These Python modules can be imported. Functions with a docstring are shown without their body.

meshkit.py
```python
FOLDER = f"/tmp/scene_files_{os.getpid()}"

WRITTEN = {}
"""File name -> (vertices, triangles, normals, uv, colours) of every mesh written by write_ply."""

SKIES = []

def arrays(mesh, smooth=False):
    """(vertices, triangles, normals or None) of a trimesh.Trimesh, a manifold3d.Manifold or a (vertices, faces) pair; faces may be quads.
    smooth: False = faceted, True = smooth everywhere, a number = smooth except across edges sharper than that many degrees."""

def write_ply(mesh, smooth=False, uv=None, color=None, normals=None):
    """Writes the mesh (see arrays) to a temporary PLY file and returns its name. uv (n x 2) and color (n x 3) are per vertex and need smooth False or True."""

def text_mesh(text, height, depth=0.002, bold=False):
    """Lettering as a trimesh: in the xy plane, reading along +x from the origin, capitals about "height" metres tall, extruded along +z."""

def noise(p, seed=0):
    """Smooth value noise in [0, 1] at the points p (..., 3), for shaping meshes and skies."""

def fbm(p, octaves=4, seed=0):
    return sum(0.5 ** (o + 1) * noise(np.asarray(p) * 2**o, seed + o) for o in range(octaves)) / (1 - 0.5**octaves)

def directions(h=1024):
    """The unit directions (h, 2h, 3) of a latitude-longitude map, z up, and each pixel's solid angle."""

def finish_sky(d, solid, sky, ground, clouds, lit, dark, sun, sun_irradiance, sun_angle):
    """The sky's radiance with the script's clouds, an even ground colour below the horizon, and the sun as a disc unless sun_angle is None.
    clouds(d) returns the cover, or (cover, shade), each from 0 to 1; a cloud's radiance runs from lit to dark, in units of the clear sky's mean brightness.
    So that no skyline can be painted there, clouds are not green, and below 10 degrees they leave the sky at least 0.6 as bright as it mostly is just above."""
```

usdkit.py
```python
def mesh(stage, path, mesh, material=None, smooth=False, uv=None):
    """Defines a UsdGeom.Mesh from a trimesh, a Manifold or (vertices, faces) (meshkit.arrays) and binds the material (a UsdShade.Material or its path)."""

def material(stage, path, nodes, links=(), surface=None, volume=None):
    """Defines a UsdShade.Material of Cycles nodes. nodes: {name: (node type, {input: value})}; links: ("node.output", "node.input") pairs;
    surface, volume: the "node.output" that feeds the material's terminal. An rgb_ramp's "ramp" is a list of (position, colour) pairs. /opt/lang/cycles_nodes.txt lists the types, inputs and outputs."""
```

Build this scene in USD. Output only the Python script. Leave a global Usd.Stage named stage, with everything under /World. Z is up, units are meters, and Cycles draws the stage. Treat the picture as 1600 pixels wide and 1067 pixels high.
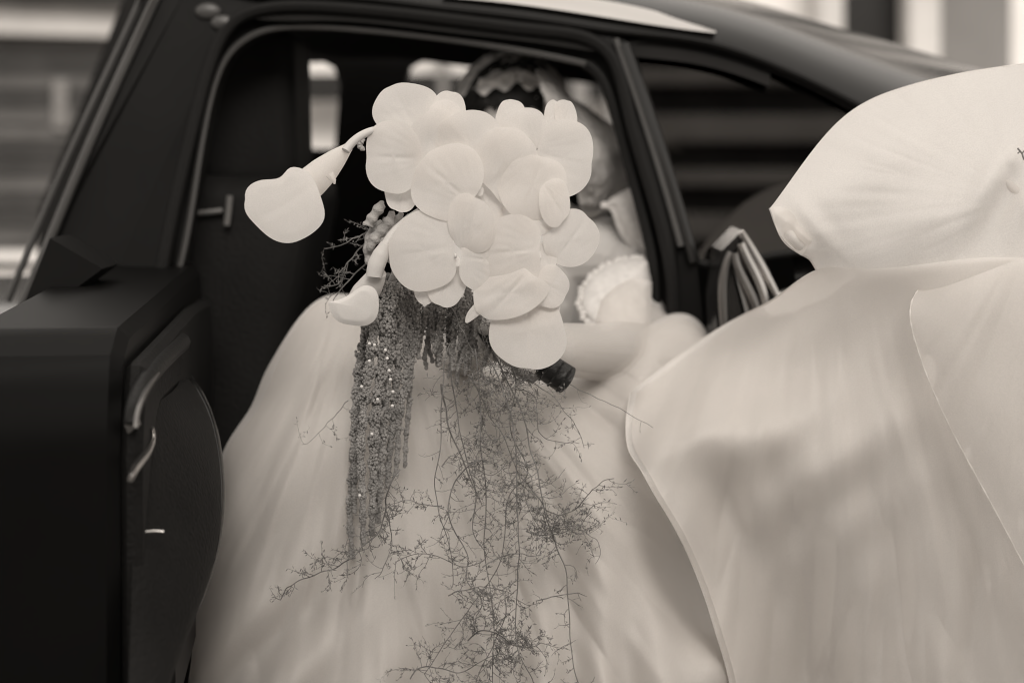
import math, random
import numpy as np, trimesh, manifold3d, usdkit, meshkit
from pxr import Usd, UsdGeom, UsdLux, UsdShade, Sdf, Gf
from scipy.interpolate import RectBivariateSpline, CubicSpline
from scipy.ndimage import gaussian_filter1d
from shapely.geometry import Polygon
from shapely import affinity

random.seed(7); RNG = np.random.default_rng(7)
stage = Usd.Stage.CreateInMemory()
UsdGeom.SetStageUpAxis(stage, UsdGeom.Tokens.z); UsdGeom.SetStageMetersPerUnit(stage, 1.0)
UsdGeom.Xform.Define(stage, '/World'); UsdGeom.Scope.Define(stage, '/World/Looks')

# ---------------------------------------------------------------- camera, sky, sun, exposure
FOCAL, ZC, HOR = 56.0, 1.12, 230.0
EXPOSURE = 0.70
cam = UsdGeom.Camera.Define(stage, '/World/camera')
cam.AddTranslateOp().Set((0, 0, ZC)); cam.AddRotateXOp().Set(90)
cam.CreateFocalLengthAttr(FOCAL); cam.CreateHorizontalApertureAttr(36.0); cam.CreateVerticalApertureAttr(36.0 * 682 / 1024)
cam.CreateVerticalApertureOffsetAttr(-(533.5 - HOR) / 1600 * 36.0)
cam.CreateFStopAttr(2.0); cam.CreateFocusDistanceAttr(2.04); cam.CreateExposureAttr(EXPOSURE)
cam.CreateClippingRangeAttr((0.05, 3000.0))

SUN = np.array([0.12, -0.95, 0.62]); SUN /= np.linalg.norm(SUN)      # towards the sun: high, behind and left of the camera
sky = usdkit.material(stage, '/World/Looks/sky', {
    'sky': ('sky_texture', {'sky_type': 'single_scattering', 'sun_disc': False, 'sun_elevation': float(math.asin(SUN[2])), 'sun_rotation': float(math.atan2(SUN[0], SUN[1]))}),
    'co': ('texture_coordinate', {}), 'n': ('noise_texture', {'scale': 2.2, 'detail': 5.0, 'roughness': 0.55}),
    'r': ('rgb_ramp', {'ramp': [(0.0, (5.3, 4.93, 4.5)), (0.4, (6.4, 5.95, 5.45)), (0.65, (7.6, 7.08, 6.5)), (1.0, (8.6, 8.0, 7.35))]}),
    'm': ('mix_color', {'fac': 0.985, 'use_clamp': False}), 'b': ('background_shader', {'strength': 0.1})},
    [('co.generated', 'n.vector'), ('n.fac', 'r.fac'), ('sky.color', 'm.a'), ('r.color', 'm.b'), ('m.result', 'b.color')], surface='b.background')
dome = UsdLux.DomeLight.Define(stage, '/World/sky')
UsdShade.MaterialBindingAPI.Apply(dome.GetPrim()).Bind(sky)
dome.GetPrim().SetCustomDataByKey('kind', 'structure')
sun = UsdLux.DistantLight.Define(stage, '/World/sun')
sun.CreateIntensityAttr(0.4); sun.CreateAngleAttr(25.0); sun.CreateNormalizeAttr(True); sun.CreateColorAttr((1.0, 0.935, 0.86))
_q = Gf.Rotation(Gf.Vec3d(0, 0, 1), Gf.Vec3d(*map(float, SUN)))
sun.AddTransformOp().Set(Gf.Matrix4d().SetRotate(_q))

# ---------------------------------------------------------------- materials (the picture is a warm monochrome)
TINT = np.array([1.0, 0.968, 0.938])
def g(l): return tuple(float(x) for x in l * TINT)

def mat(name, l, rough=0.5, spec=0.5, coat=0.0, metallic=0.0, var=0.0, vscale=8.0, bump=0.0, bscale=60.0, trans=0.0, sheer=0.0, sheen=0.0, fine=0.0):
    nodes = {'p': ('principled_bsdf', {'base_color': g(l), 'roughness': rough, 'specular_ior_level': spec, 'coat_weight': coat, 'metallic': metallic, 'sheen_weight': sheen}),
             'co': ('texture_coordinate', {})}
    links = []; out = 'p.BSDF'; col = None
    if var or fine:
        nodes['n'] = ('noise_texture', {'scale': vscale, 'detail': 4.0})
        nodes['r'] = ('rgb_ramp', {'ramp': [(0.25, g(l * (1 - var))), (0.75, g(l * (1 + var)))]})
        links += [('co.object', 'n.vector'), ('n.fac', 'r.fac')]
        col = 'r.color'
        if fine:
            nodes['n2'] = ('noise_texture', {'scale': 700.0, 'detail': 1.0})
            nodes['r2'] = ('rgb_ramp', {'ramp': [(0.3, (1 - fine,) * 3), (0.7, (1.0,) * 3)]})
            nodes['mx'] = ('mix_color', {'blend_type': 'multiply', 'fac': 1.0})
            links += [('co.object', 'n2.vector'), ('n2.fac', 'r2.fac'), ('r.color', 'mx.a'), ('r2.color', 'mx.b')]
            col = 'mx.result'
        links += [(col, 'p.base_color')]
    if bump:
        nodes['bn'] = ('noise_texture', {'scale': bscale, 'detail': 3.0}); nodes['bu'] = ('bump', {'strength': bump, 'distance': 0.01})
        links += [('co.object', 'bn.vector'), ('bn.fac', 'bu.height'), ('bu.normal', 'p.normal')]
    if trans:
        nodes['t'] = ('translucent_bsdf', {'color': g(l)}); nodes['mt'] = ('mix_closure', {'fac': trans})
        links += [(out, 'mt.closure1'), ('t.BSDF', 'mt.closure2')]; out = 'mt.closure'
        if col: links += [(col, 't.color')]
    if sheer:
        nodes['tr'] = ('transparent_bsdf', {'color': (0.97, 0.96, 0.95)}); nodes['ms'] = ('mix_closure', {'fac': sheer})
        links += [(out, 'ms.closure1'), ('tr.BSDF', 'ms.closure2')]; out = 'ms.closure'
    return usdkit.material(stage, '/World/Looks/' + name, nodes, links, surface=out)

M = {
    'paint': mat('black_paint', 0.007, 0.17, 0.5, coat=0.0, bump=0.03, bscale=5),
    'trim': mat('black_trim', 0.007, 0.5, 0.10, var=0.2), 'rubber': mat('black_rubber', 0.009, 0.6, 0.12, bump=0.1, bscale=200),
    'leather': mat('black_leather', 0.010, 0.65, 0.10, bump=0.3, bscale=160, var=0.25), 'headliner': mat('dark_headliner', 0.016, 0.9, 0.1, var=0.1),
    'greytrim': mat('grey_trim', 0.045, 0.45, var=0.1), 'chrome': mat('chrome', 0.5, 0.2, metallic=1.0), 'bright': mat('brushed_aluminium', 0.22, 0.32, metallic=1.0),
    'guide': mat('dull_metal', 0.12, 0.5), 'roofchrome': mat('polished_trim', 0.6, 0.35, metallic=1.0),
    'door': mat('door_black', 0.0045, 0.45, 0.06, var=0.1), 'armrest': mat('armrest_leather', 0.010, 0.5, 0.12, bump=0.2, bscale=150), 'veil': mat('fine_organza', 0.82, 0.8, 0.1, var=0.03, vscale=4, trans=0.4, sheer=0.52, fine=0.12),
    'organza': mat('white_organza', 0.82, 0.8, 0.1, var=0.03, vscale=5, trans=0.38, fine=0.12, bump=0.06, bscale=18),
    'train': mat('white_silk_organza', 0.80, 0.8, 0.1, var=0.03, vscale=4, trans=0.38, fine=0.12, bump=0.06, bscale=14),
    'sheer': mat('sheer_white_organza', 0.8, 0.7, 0.15, var=0.03, vscale=4, trans=0.35, sheer=0.45, fine=0.12),
    'satin': mat('white_satin', 0.68, 0.4, 0.4, var=0.03, fine=0.05), 'lace': mat('white_lace', 0.56, 0.8, 0.1, var=0.12, vscale=90, bump=0.2, bscale=150),
    'petal': mat('white_petal', 0.83, 0.6, 0.12, var=0.03, vscale=22, trans=0.55, fine=0.06, bump=0.08, bscale=40),
    'petal2': mat('cream_petal', 0.66, 0.55, 0.25, var=0.05, vscale=22, trans=0.2, fine=0.06, bump=0.1, bscale=40),
    'throat': mat('petal_throat', 0.35, 0.6, var=0.2, vscale=120), 'stem': mat('pale_stem', 0.48, 0.5, 0.3, var=0.1, vscale=40),
    'tassel': mat('pale_tassel', 0.30, 0.75, var=0.3, vscale=70, bump=0.4, bscale=200), 'amaranth': mat('amaranth', 0.26, 0.8, 0.15, var=0.35, vscale=60),
    'vine': mat('dry_vine', 0.17, 0.7, 0.2, var=0.3, vscale=50), 'bead': mat('pearl_bead', 0.6, 0.15, 0.6),
    'ribbon': mat('black_ribbon', 0.012, 0.45, 0.4, bump=0.3, bscale=120), 'skin': mat('skin', 0.46, 0.5, 0.35, var=0.05, vscale=20),
    'hair': mat('dark_hair', 0.016, 0.55, 0.2, var=0.3, vscale=60), 'headlace': mat('grey_lace', 0.62, 0.9, 0.1, var=0.45, vscale=55, bump=0.8, bscale=110),
    'lips': mat('lips', 0.2, 0.4), 'eye': mat('eye_white', 0.6, 0.2), 'iris': mat('iris', 0.03, 0.2),
    'tulle': mat('grey_tulle', 0.40, 0.9, 0.1, var=0.5, vscale=26, trans=0.2, sheer=0.12, bump=0.6, bscale=60),
    'wall': mat('white_render', 0.82, 0.85, 0.1, var=0.05, vscale=2), 'greywall': mat('grey_render', 0.22, 0.85, 0.1, var=0.1, vscale=2),
    'siding': mat('weathered_siding', 0.05, 0.75, 0.2, var=0.35, vscale=3, bump=0.3, bscale=30), 'siding2': mat('pale_siding', 0.10, 0.75, 0.2, var=0.3, vscale=3, bump=0.3, bscale=30),
    'darkwin': mat('dark_window', 0.02, 0.25), 'board': mat('pale_board', 0.55, 0.75, 0.2, var=0.15, vscale=3), 'asphalt': mat('asphalt', 0.16, 0.9, 0.2, var=0.25, vscale=6, bump=0.5, bscale=90),
    'paving': mat('pale_paving', 0.28, 0.85, 0.2, var=0.15, vscale=4, bump=0.3, bscale=60),
}
def pane_material(name, tint, ior):
    return usdkit.material(stage, '/World/Looks/' + name, {'f': ('fresnel', {'IOR': ior}), 't': ('transparent_bsdf', {'color': g(tint)}), 'gl': ('glossy_bsdf', {'color': g(1.0), 'roughness': 0.01}), 'm': ('mix_closure', {})},
                           [('f.fac', 'm.fac'), ('t.BSDF', 'm.closure1'), ('gl.BSDF', 'm.closure2')], surface='m.closure')
M['glass'] = pane_material('tinted_glass', 0.10, 1.8)
M['clear'] = pane_material('clear_glass', 0.9, 1.45)

# ---------------------------------------------------------------- helpers
USED = {}
def path_for(name, parent):
    base = (str(parent.GetPath()) if parent is not None else '/World') + '/'
    k = USED.get(base + name, 0); USED[base + name] = k + 1
    return base + (name if k == 0 else f'{name}_{k:03d}')
def cd(p, **kw):
    for k, v in kw.items(): p.SetCustomDataByKey(k, v)
    return p
def thing(name, label, cat, loc=(0, 0, 0), group=None):
    x = UsdGeom.Xform.Define(stage, path_for(name, None)); x.AddTranslateOp().Set(tuple(map(float, loc)))
    p = cd(x.GetPrim(), label=label, category=cat)
    p_loc[str(p.GetPath())] = np.array(loc, float)
    if group: cd(p, group=group)
    return p
p_loc = {}
def obj(name, mesh, m, parent=None, smooth=40, label=None):
    """One Mesh prim. Vertices are given in world metres; they are moved into the frame of the thing they belong to."""
    path = path_for(name, parent)
    if parent is not None:
        off = p_loc[str(parent.GetPath())]
        v, f, n = meshkit.arrays(mesh, False)
        mesh = trimesh.Trimesh(v - off, f, process=False)
        if smooth is not False: mesh.merge_vertices()
    p = usdkit.mesh(stage, path, mesh, M[m], smooth=smooth).GetPrim()
    p_loc[path] = p_loc[str(parent.GetPath())] if parent is not None else np.zeros(3)
    if label: cd(p, label=label)
    return p
def struct(name, mesh, m, smooth=False): return cd(obj(name, mesh, m, None, smooth), kind='structure')

K = 36.0 / FOCAL / 1600
def P(px, py, Y):
    """The point at depth Y (metres) that lies at picture position px, py of the 1600 x 1067 photograph."""
    px, py, Y = np.broadcast_arrays(np.asarray(px, float), np.asarray(py, float), np.asarray(Y, float))
    return np.stack([(px - 800) * K * Y, Y, ZC - (py - HOR) * K * Y], -1)
SIDE, LEAN, BELT = 2.60, 0.16, 0.92
def PS(px, py, dy=0.0):
    """The same for the car's near side, which leans inwards above the belt line."""
    px, py = np.asarray(px, float), np.asarray(py, float)
    s = (py - HOR) * K
    Y = (SIDE + dy + LEAN * (ZC - BELT)) / (1 + LEAN * s)
    Y = np.where(ZC - s * Y < BELT, SIDE + dy, Y)
    return P(px, py, Y)
def cat(*ms): return trimesh.util.concatenate([m for m in ms])
def box(x0, x1, y0, y1, z0, z1, bevel=0.0):
    if bevel:
        pts = [(x + sx * bevel * (k != 0), y + sy * bevel * (k != 1), z + sz * bevel * (k != 2)) for x, sx in ((x0, 1), (x1, -1)) for y, sy in ((y0, 1), (y1, -1)) for z, sz in ((z0, 1), (z1, -1)) for k in range(3)]
        return trimesh.convex.convex_hull(np.array(pts))
    b = trimesh.creation.box([x1 - x0, y1 - y0, z1 - z0]); b.apply_translation([(x0 + x1) / 2, (y0 + y1) / 2, (z0 + z1) / 2]); return b
def spline(pts, n):
    pts = np.asarray(pts, float); d = np.r_[0, np.cumsum(np.linalg.norm(np.diff(pts, axis=0), axis=1) ** 0.7)]
    return CubicSpline(d / d[-1], pts)(np.linspace(0, 1, n))
def tube(points, radii, sides=6, caps=True):
    p = np.asarray(points, float); n = len(p); r = np.broadcast_to(radii, (n,))
    t = np.gradient(p, axis=0); t /= np.linalg.norm(t, axis=1, keepdims=True) + 1e-12
    a = np.zeros_like(p); ref = np.array([0, 0, 1.0]) if abs(t[0, 2]) < 0.9 else np.array([1.0, 0, 0])
    for i in range(n):
        ref = ref - t[i] * (ref @ t[i]); ref /= np.linalg.norm(ref) + 1e-12; a[i] = ref
    b = np.cross(t, a); ang = np.arange(sides) * 2 * np.pi / sides
    v = (p[:, None] + r[:, None, None] * (np.cos(ang)[None, :, None] * a[:, None] + np.sin(ang)[None, :, None] * b[:, None])).reshape(-1, 3)
    i, j = np.meshgrid(np.arange(n - 1), np.arange(sides), indexing='ij')
    q = np.stack([i * sides + j, i * sides + (j + 1) % sides, (i + 1) * sides + (j + 1) % sides, (i + 1) * sides + j], -1).reshape(-1, 4)
    f = np.vstack([q[:, [0, 1, 2]], q[:, [0, 2, 3]]])
    if caps:
        v = np.vstack([v, p[:1], p[-1:]]); c0, c1, o = n * sides, n * sides + 1, (n - 1) * sides
        f = np.vstack([f] + [[[c0, (k + 1) % sides, k], [c1, o + k, o + (k + 1) % sides]] for k in range(sides)])
    return trimesh.Trimesh(v, f, process=False)
def grid_mesh(V):
    nu, nv = V.shape[:2]; i, j = np.meshgrid(np.arange(nu - 1), np.arange(nv - 1), indexing='ij')
    q = np.stack([i * nv + j, (i + 1) * nv + j, (i + 1) * nv + j + 1, i * nv + j + 1], -1).reshape(-1, 4)
    return trimesh.Trimesh(V.reshape(-1, 3), np.vstack([q[:, [0, 1, 2]], q[:, [0, 2, 3]]]), process=False)
def patch(rows, nu=120, nv=160, k=3):
    """A smooth sheet through a net of control points (px, py, Y)."""
    C = np.array(rows, float); a, b = np.linspace(0, 1, C.shape[0]), np.linspace(0, 1, C.shape[1])
    u, v = np.linspace(0, 1, nu), np.linspace(0, 1, nv)
    S = [RectBivariateSpline(a, b, C[..., c], kx=min(k, len(a) - 1), ky=min(k, len(b) - 1))(u, v) for c in range(3)]
    return P(S[0], S[1], S[2]), S, u, v
def prism(poly, y0, y1, lean=False):
    """A solid with the outline poly (picture positions, taken at the depth y0, or on the car's side) and the depth y1 - y0."""
    ring = lambda q: (PS(*np.array(q.coords)[:-1].T, y0) if lean else P(*np.array(q.coords)[:-1].T, y0))[:, [0, 2]]
    pg = Polygon(ring(poly.exterior), [ring(h) for h in poly.interiors]).buffer(0)
    m = cat(*[trimesh.creation.extrude_polygon(q, y1 - y0, engine='earcut') for q in getattr(pg, 'geoms', [pg])])
    v = np.array(m.vertices); Y = v[:, 2].copy(); z = v[:, 1].copy()
    base = (SIDE + y0 + LEAN * np.maximum(z - BELT, 0)) if lean else y0
    out = trimesh.Trimesh(np.stack([v[:, 0], base + Y, z], 1), m.faces[:, ::-1], process=False)
    return out
def hulls(chain):
    """A tapered limb: the hulls of neighbouring spheres [(point, radius), ...]."""
    out = manifold3d.Manifold()
    for (a, ra), (b, rb) in zip(chain[:-1], chain[1:]):
        out += manifold3d.Manifold.batch_hull([manifold3d.Manifold.sphere(ra, 20).translate(tuple(map(float, a))), manifold3d.Manifold.sphere(rb, 20).translate(tuple(map(float, b)))])
    return out
def smooth_solid(man, edge=0.012, it=12):
    m = man.refine_to_length(edge).to_mesh(); t = trimesh.Trimesh(m.vert_properties[:, :3], m.tri_verts); t.merge_vertices()
    o = np.array(t.vertices); trimesh.smoothing.filter_taubin(t, iterations=it); q = np.array(t.vertices) - o
    l = np.linalg.norm(q, axis=1, keepdims=True); t.vertices = o + np.where(l > 0.012, 0.0, q); return t
def ball(c, r, sub=2):
    m = trimesh.creation.icosphere(sub, 1.0); m.apply_scale(np.broadcast_to(r, 3)); m.apply_translation(c); return m
# ---------------------------------------------------------------- setting
gnd = grid_mesh(np.stack([*np.meshgrid(np.linspace(-150, 150, 40), np.linspace(-120, 400, 60), indexing='ij'), np.zeros((40, 60))], -1)); gnd.faces = gnd.faces[:, ::-1] if gnd.face_normals[0, 2] < 0 else gnd.faces
struct('ground', gnd, 'asphalt')
struct('pavement', box(-30, 30, 6.6, 11.4, -0.1, 0.12), 'paving')

def clapboard_wall(house, x0, x1, y, z0, z1, pitch, mats, facing=-1, gap=0.012, lap=0.03, tilt=True):
    n = int((z1 - z0) / pitch)
    for i in range(n):
        a, b = z0 + i * pitch, z0 + (i + 1) * pitch - gap
        pts = np.array([[x, y + facing * d, z] for x in (x0, x1) for d, z in ((0.0, a), (lap, a), (0.006 if tilt else lap, b), (0.0, b))])
        obj('board', trimesh.convex.convex_hull(pts), mats[i % len(mats)], house, smooth=False)

# the house behind the car on the left: dark lap siding under a white eave, at an angle to the car
t = thing('siding_house', 'weathered house wall of dark horizontal boards under a white eave, beyond the car windscreen', 'house', (-2.9, 12.0, 0))
UsdGeom.Xformable(t).AddRotateZOp().Set(24.0)
HO = np.array([-2.9, 12.0, 0])
hb = lambda x0, x1, y0, y1, z0, z1, bv=0.0: box(x0 - 2.9, x1 - 2.9, y0 + 12, y1 + 12, z0, z1, bv)
obj('wall', hb(-5.5, 0, 0.02, 4, 0, 2.0), 'greywall', t, smooth=False)
for i in range(13):
    z = 0.30 + i * 0.125; pts = np.array([[x - 2.9, 12 - d, q] for x in (-5.5, 0.0) for d, q in ((0.0, z), (0.05, z), (0.008, z + 0.10), (0.0, z + 0.10))])
    obj('board', trimesh.convex.convex_hull(pts), ('siding', 'siding2', 'siding')[i % 3] if i % 4 else 'siding2', t, smooth=False)
obj('eave', hb(-5.6, 0.1, -0.22, 4.1, 1.93, 2.16, 0.01), 'board', t, smooth=False)
obj('roof', hb(-5.8, 0.2, -0.42, 4.2, 2.165, 2.9, 0.02), 'siding', t, smooth=False)
for x, w in ((-0.55, 0.10), (-1.30, 0.08)):
    obj('window_trim', hb(x, x + w, -0.09, 0.0, 1.25, 1.62, 0.006), 'greywall', t, smooth=False)
t = thing('garden_wall', 'low white garden wall with a flat coping stone, left of the car bonnet', 'wall', (-2.4, 6.0, 0))
obj('wall', box(-6, -1.62, 5.92, 6.1, 0, 0.665, 0.005), 'wall', t, smooth=False)
obj('coping', box(-6.02, -1.60, 5.87, 6.15, 0.685, 0.725, 0.01), 'board', t, smooth=False)
obj('joint', box(-6, -1.62, 5.94, 6.1, 0.6655, 0.6845), 'darkwin', t, smooth=False)

# the white building behind the car on the right: columns and dark doorways
t = thing('white_building', 'white rendered building with square columns and dark doorways, behind the car roof', 'building', (1.2, 11, 0))
obj('wall', box(-1.85, 9.0, 11.3, 16, 0, 5.5), 'wall', t, smooth=False)
for px, w, m in ((590, 12, 'greywall'), (693, 14, 'greywall'), (905, 26, 'greywall'), (957, 22, 'greywall'), (1295, 40, 'board'), (1440, 50, 'board')):
    x = (px - 800) * K * 10.9; obj('column', box(x - w * K * 10.9 / 2, x + w * K * 10.9 / 2, 10.8, 11.1, 0.12, 5.2, 0.02), m, t, smooth=False)
for a, b in ((1318, 1412), (1655, 1800)):
    obj('doorway', box((a - 800) * K * 11.2, (b - 800) * K * 11.2, 11.22, 11.31, 0.12, 4.6), 'darkwin', t, smooth=False)
obj('grey_panel', box((1466 - 800) * K * 11.2, (1580 - 800) * K * 11.2, 11.2, 11.31, 0.12, 4.8), 'greywall', t, smooth=False)
obj('beam', box(-1.85, 1.1, 10.85, 11.12, 1.44, 1.62, 0.01), 'darkwin', t, smooth=False, label='dark horizontal rail seen through the car')
obj('parapet', box(-1.9, 9.1, 10.7, 11.3, 5.2, 5.6, 0.02), 'wall', t, smooth=False)

# the slatted wall across the road, which the car's glass and paint reflect
t = thing('slatted_house', 'pale slatted house front across the road, seen only as stripes reflected in the car glass', 'house', (1, -6.5, 0))
obj('wall', box(-6, 9, -9.5, -6.5, 0, 5.3), 'siding', t, smooth=False)
for z, h in ((0.25, 0.10), (0.85, 0.12), (1.5, 0.12), (2.05, 0.16), (2.55, 0.12), (2.95, 0.14), (3.38, 0.20), (3.80, 0.13), (4.15, 0.22), (4.62, 0.14), (4.95, 0.18)):
    obj('slat', box(-6, 9, -6.5, -6.42, z, z + h, 0.01), 'board', t, smooth=False)

# ---------------------------------------------------------------- the car
car = thing('black_coupe', 'glossy black two-door coupe with its near door swung wide open', 'car', (0, 3.3, 0))
OUT = [(243, 1100), (243, 560), (252, 430), (300, 205), (330, 95), (360, 38), (402, 16), (520, 12), (700, 30), (850, 48), (918, 60), (955, 88), (985, 185), (1042, 385), (1052, 500), (1052, 1100)]
INN = [(300, 1100), (285, 560), (280, 420), (311, 250), (336, 130), (360, 82), (400, 53), (450, 43), (560, 47), (700, 62), (800, 77), (870, 90), (915, 100), (940, 122), (968, 200), (1003, 330), (1020, 410), (1022, 520), (1022, 1100)]
APIL = [(10, 520), (60, 400), (130, 238), (240, 0), (258, -44), (300, -31), (402, -6), (520, -4), (700, 14), (850, 32), (938, 46), (980, 66), (1000, 130), (1062, 330), (1088, 405), (1100, 520), (1100, 1240), (243, 1240), (150, 1240), (60, 700)]
def crv(p, n=90, dy=0.0):
    q = spline(p, n); return PS(q[:, 0], q[:, 1], dy)
frame = Polygon(APIL, [spline(OUT, 80)])
frame = Polygon(APIL).difference(Polygon(spline(OUT, 80)))
obj('side_frame', prism(frame, 0.0, 0.10, lean=True), 'trim', car, smooth=30)
ring = Polygon(spline(OUT, 100)).difference(Polygon(spline(INN, 100)))
obj('door_frame', prism(ring, 0.03, 0.12, lean=True), 'leather', car, smooth=30)
obj('door_seal', tube(crv(OUT, 120, -0.004), 0.011, 8), 'rubber', car)
obj('inner_trim', tube(crv(INN[2:13], 90, 0.022), 0.0055, 8), 'greytrim', car)
obj('inner_seal', tube(crv(INN[12:], 60, 0.03), 0.010, 8), 'rubber', car)
# windscreen edge trims
obj('windscreen_trim', tube(crv([(36, 475), (90, 345), (160, 180), (245, -5), (280, -80)], 40, -0.008), 0.008, 8), 'greytrim', car)
obj('windscreen_trim', tube(crv([(12, 470), (66, 340), (130, 195), (222, -5), (250, -80)], 40, 0.06), 0.006, 8), 'greytrim', car)
obj('visor_clip', cat(ball(PS(325, 18, -0.004), (0.022, 0.008, 0.014)), ball(PS(348, 36, -0.006), (0.020, 0.008, 0.013))), 'greytrim', car)
# pillar trims
for a, b, r, m in (((962, 62), (1064, 385), 0.006, 'greytrim'), ((975, 70), (1085, 410), 0.010, 'paint'), ((968, 120), (1046, 372), 0.004, 'rubber')):
    c = spline([a, ((a[0] + b[0]) / 2 + 4, (a[1] + b[1]) / 2), b], 20); obj('pillar_trim', tube(PS(c[:, 0], c[:, 1], -0.006), r, 8), m, car)
# quarter window
QG = [(984, 68), (1100, 72), (1200, 104), (1300, 150), (1385, 196), (1470, 250), (1440, 330), (1330, 385), (1200, 400), (1088, 408), (1062, 330), (1002, 130)]
obj('quarter_window', prism(Polygon(QG), 0.028, 0.034, lean=True), 'glass', car, smooth=False)
obj('window_seal', tube(crv(QG + QG[:1], 90, 0.012), 0.007, 6), 'rubber', car)
qs = Polygon([(975, 60), (1100, 50), (1200, 80), (1320, 130), (1500, 240), (1500, 430), (1085, 430)]).difference(Polygon(QG).buffer(-2))
# roof: from the rail over a rounded shoulder to the middle and down to the far side
rail = spline([(180, -70), (300, -28), (402, -2), (520, 0), (700, 18), (850, 36), (940, 50), (1010, 58), (1100, 70), (1200, 102), (1300, 147), (1385, 193), (1490, 255), (1640, 340)], 70)
top = spline([(250, -150), (360, -128), (450, -112), (560, -96), (700, -78), (830, -60), (930, -46), (1000, -33), (1080, -17), (1180, 5), (1290, 38), (1385, 65), (1490, 96), (1640, 140)], 70)
R0, R2 = PS(rail[:, 0], rail[:, 1], -0.004), P(top[:, 0], top[:, 1], 3.25)
tt = np.linspace(0, 1, 26)[None, :, None]
c1 = R0 * [0.8, 1, 0.3] + R2 * [0.2, 0, 0.7]; c1[:, 1] = R0[:, 1] + 0.03
roof = (1 - tt) ** 2 * R0[:, None] + 2 * tt * (1 - tt) * c1[:, None] + tt ** 2 * R2[:, None]
far = roof[:, ::-1].copy(); far[..., 1] = 6.5 - far[..., 1]
obj('roof', grid_mesh(np.concatenate([roof, far[:, 1:]], 1)), 'paint', car, smooth=True)
obj('headliner', grid_mesh(np.concatenate([roof, far[:, 1:]], 1)[:48] - [0, 0, 0.035]), 'headliner', car, smooth=True)
obj('roof_moulding', tube(R0 + [0, -0.004, 0.004], 0.006, 8), 'trim', car)
lo, up = spline([(690, -4), (860, 14), (1000, 36), (1118, 52)], 40), spline([(700, -24), (860, -10), (1000, 12), (1119, 51)], 40)
ls, us = PS(lo[:, 0], lo[:, 1], -0.008), P(up[:, 0], up[:, 1], 2.70)
obj('roof_trim', grid_mesh(np.stack([ls, ls * .75 + us * .25 + [0, -0.004, 0.001], ls * .4 + us * .6 + [0, -0.004, 0.003], us], 1)), 'roofchrome', car, smooth=True)
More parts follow.
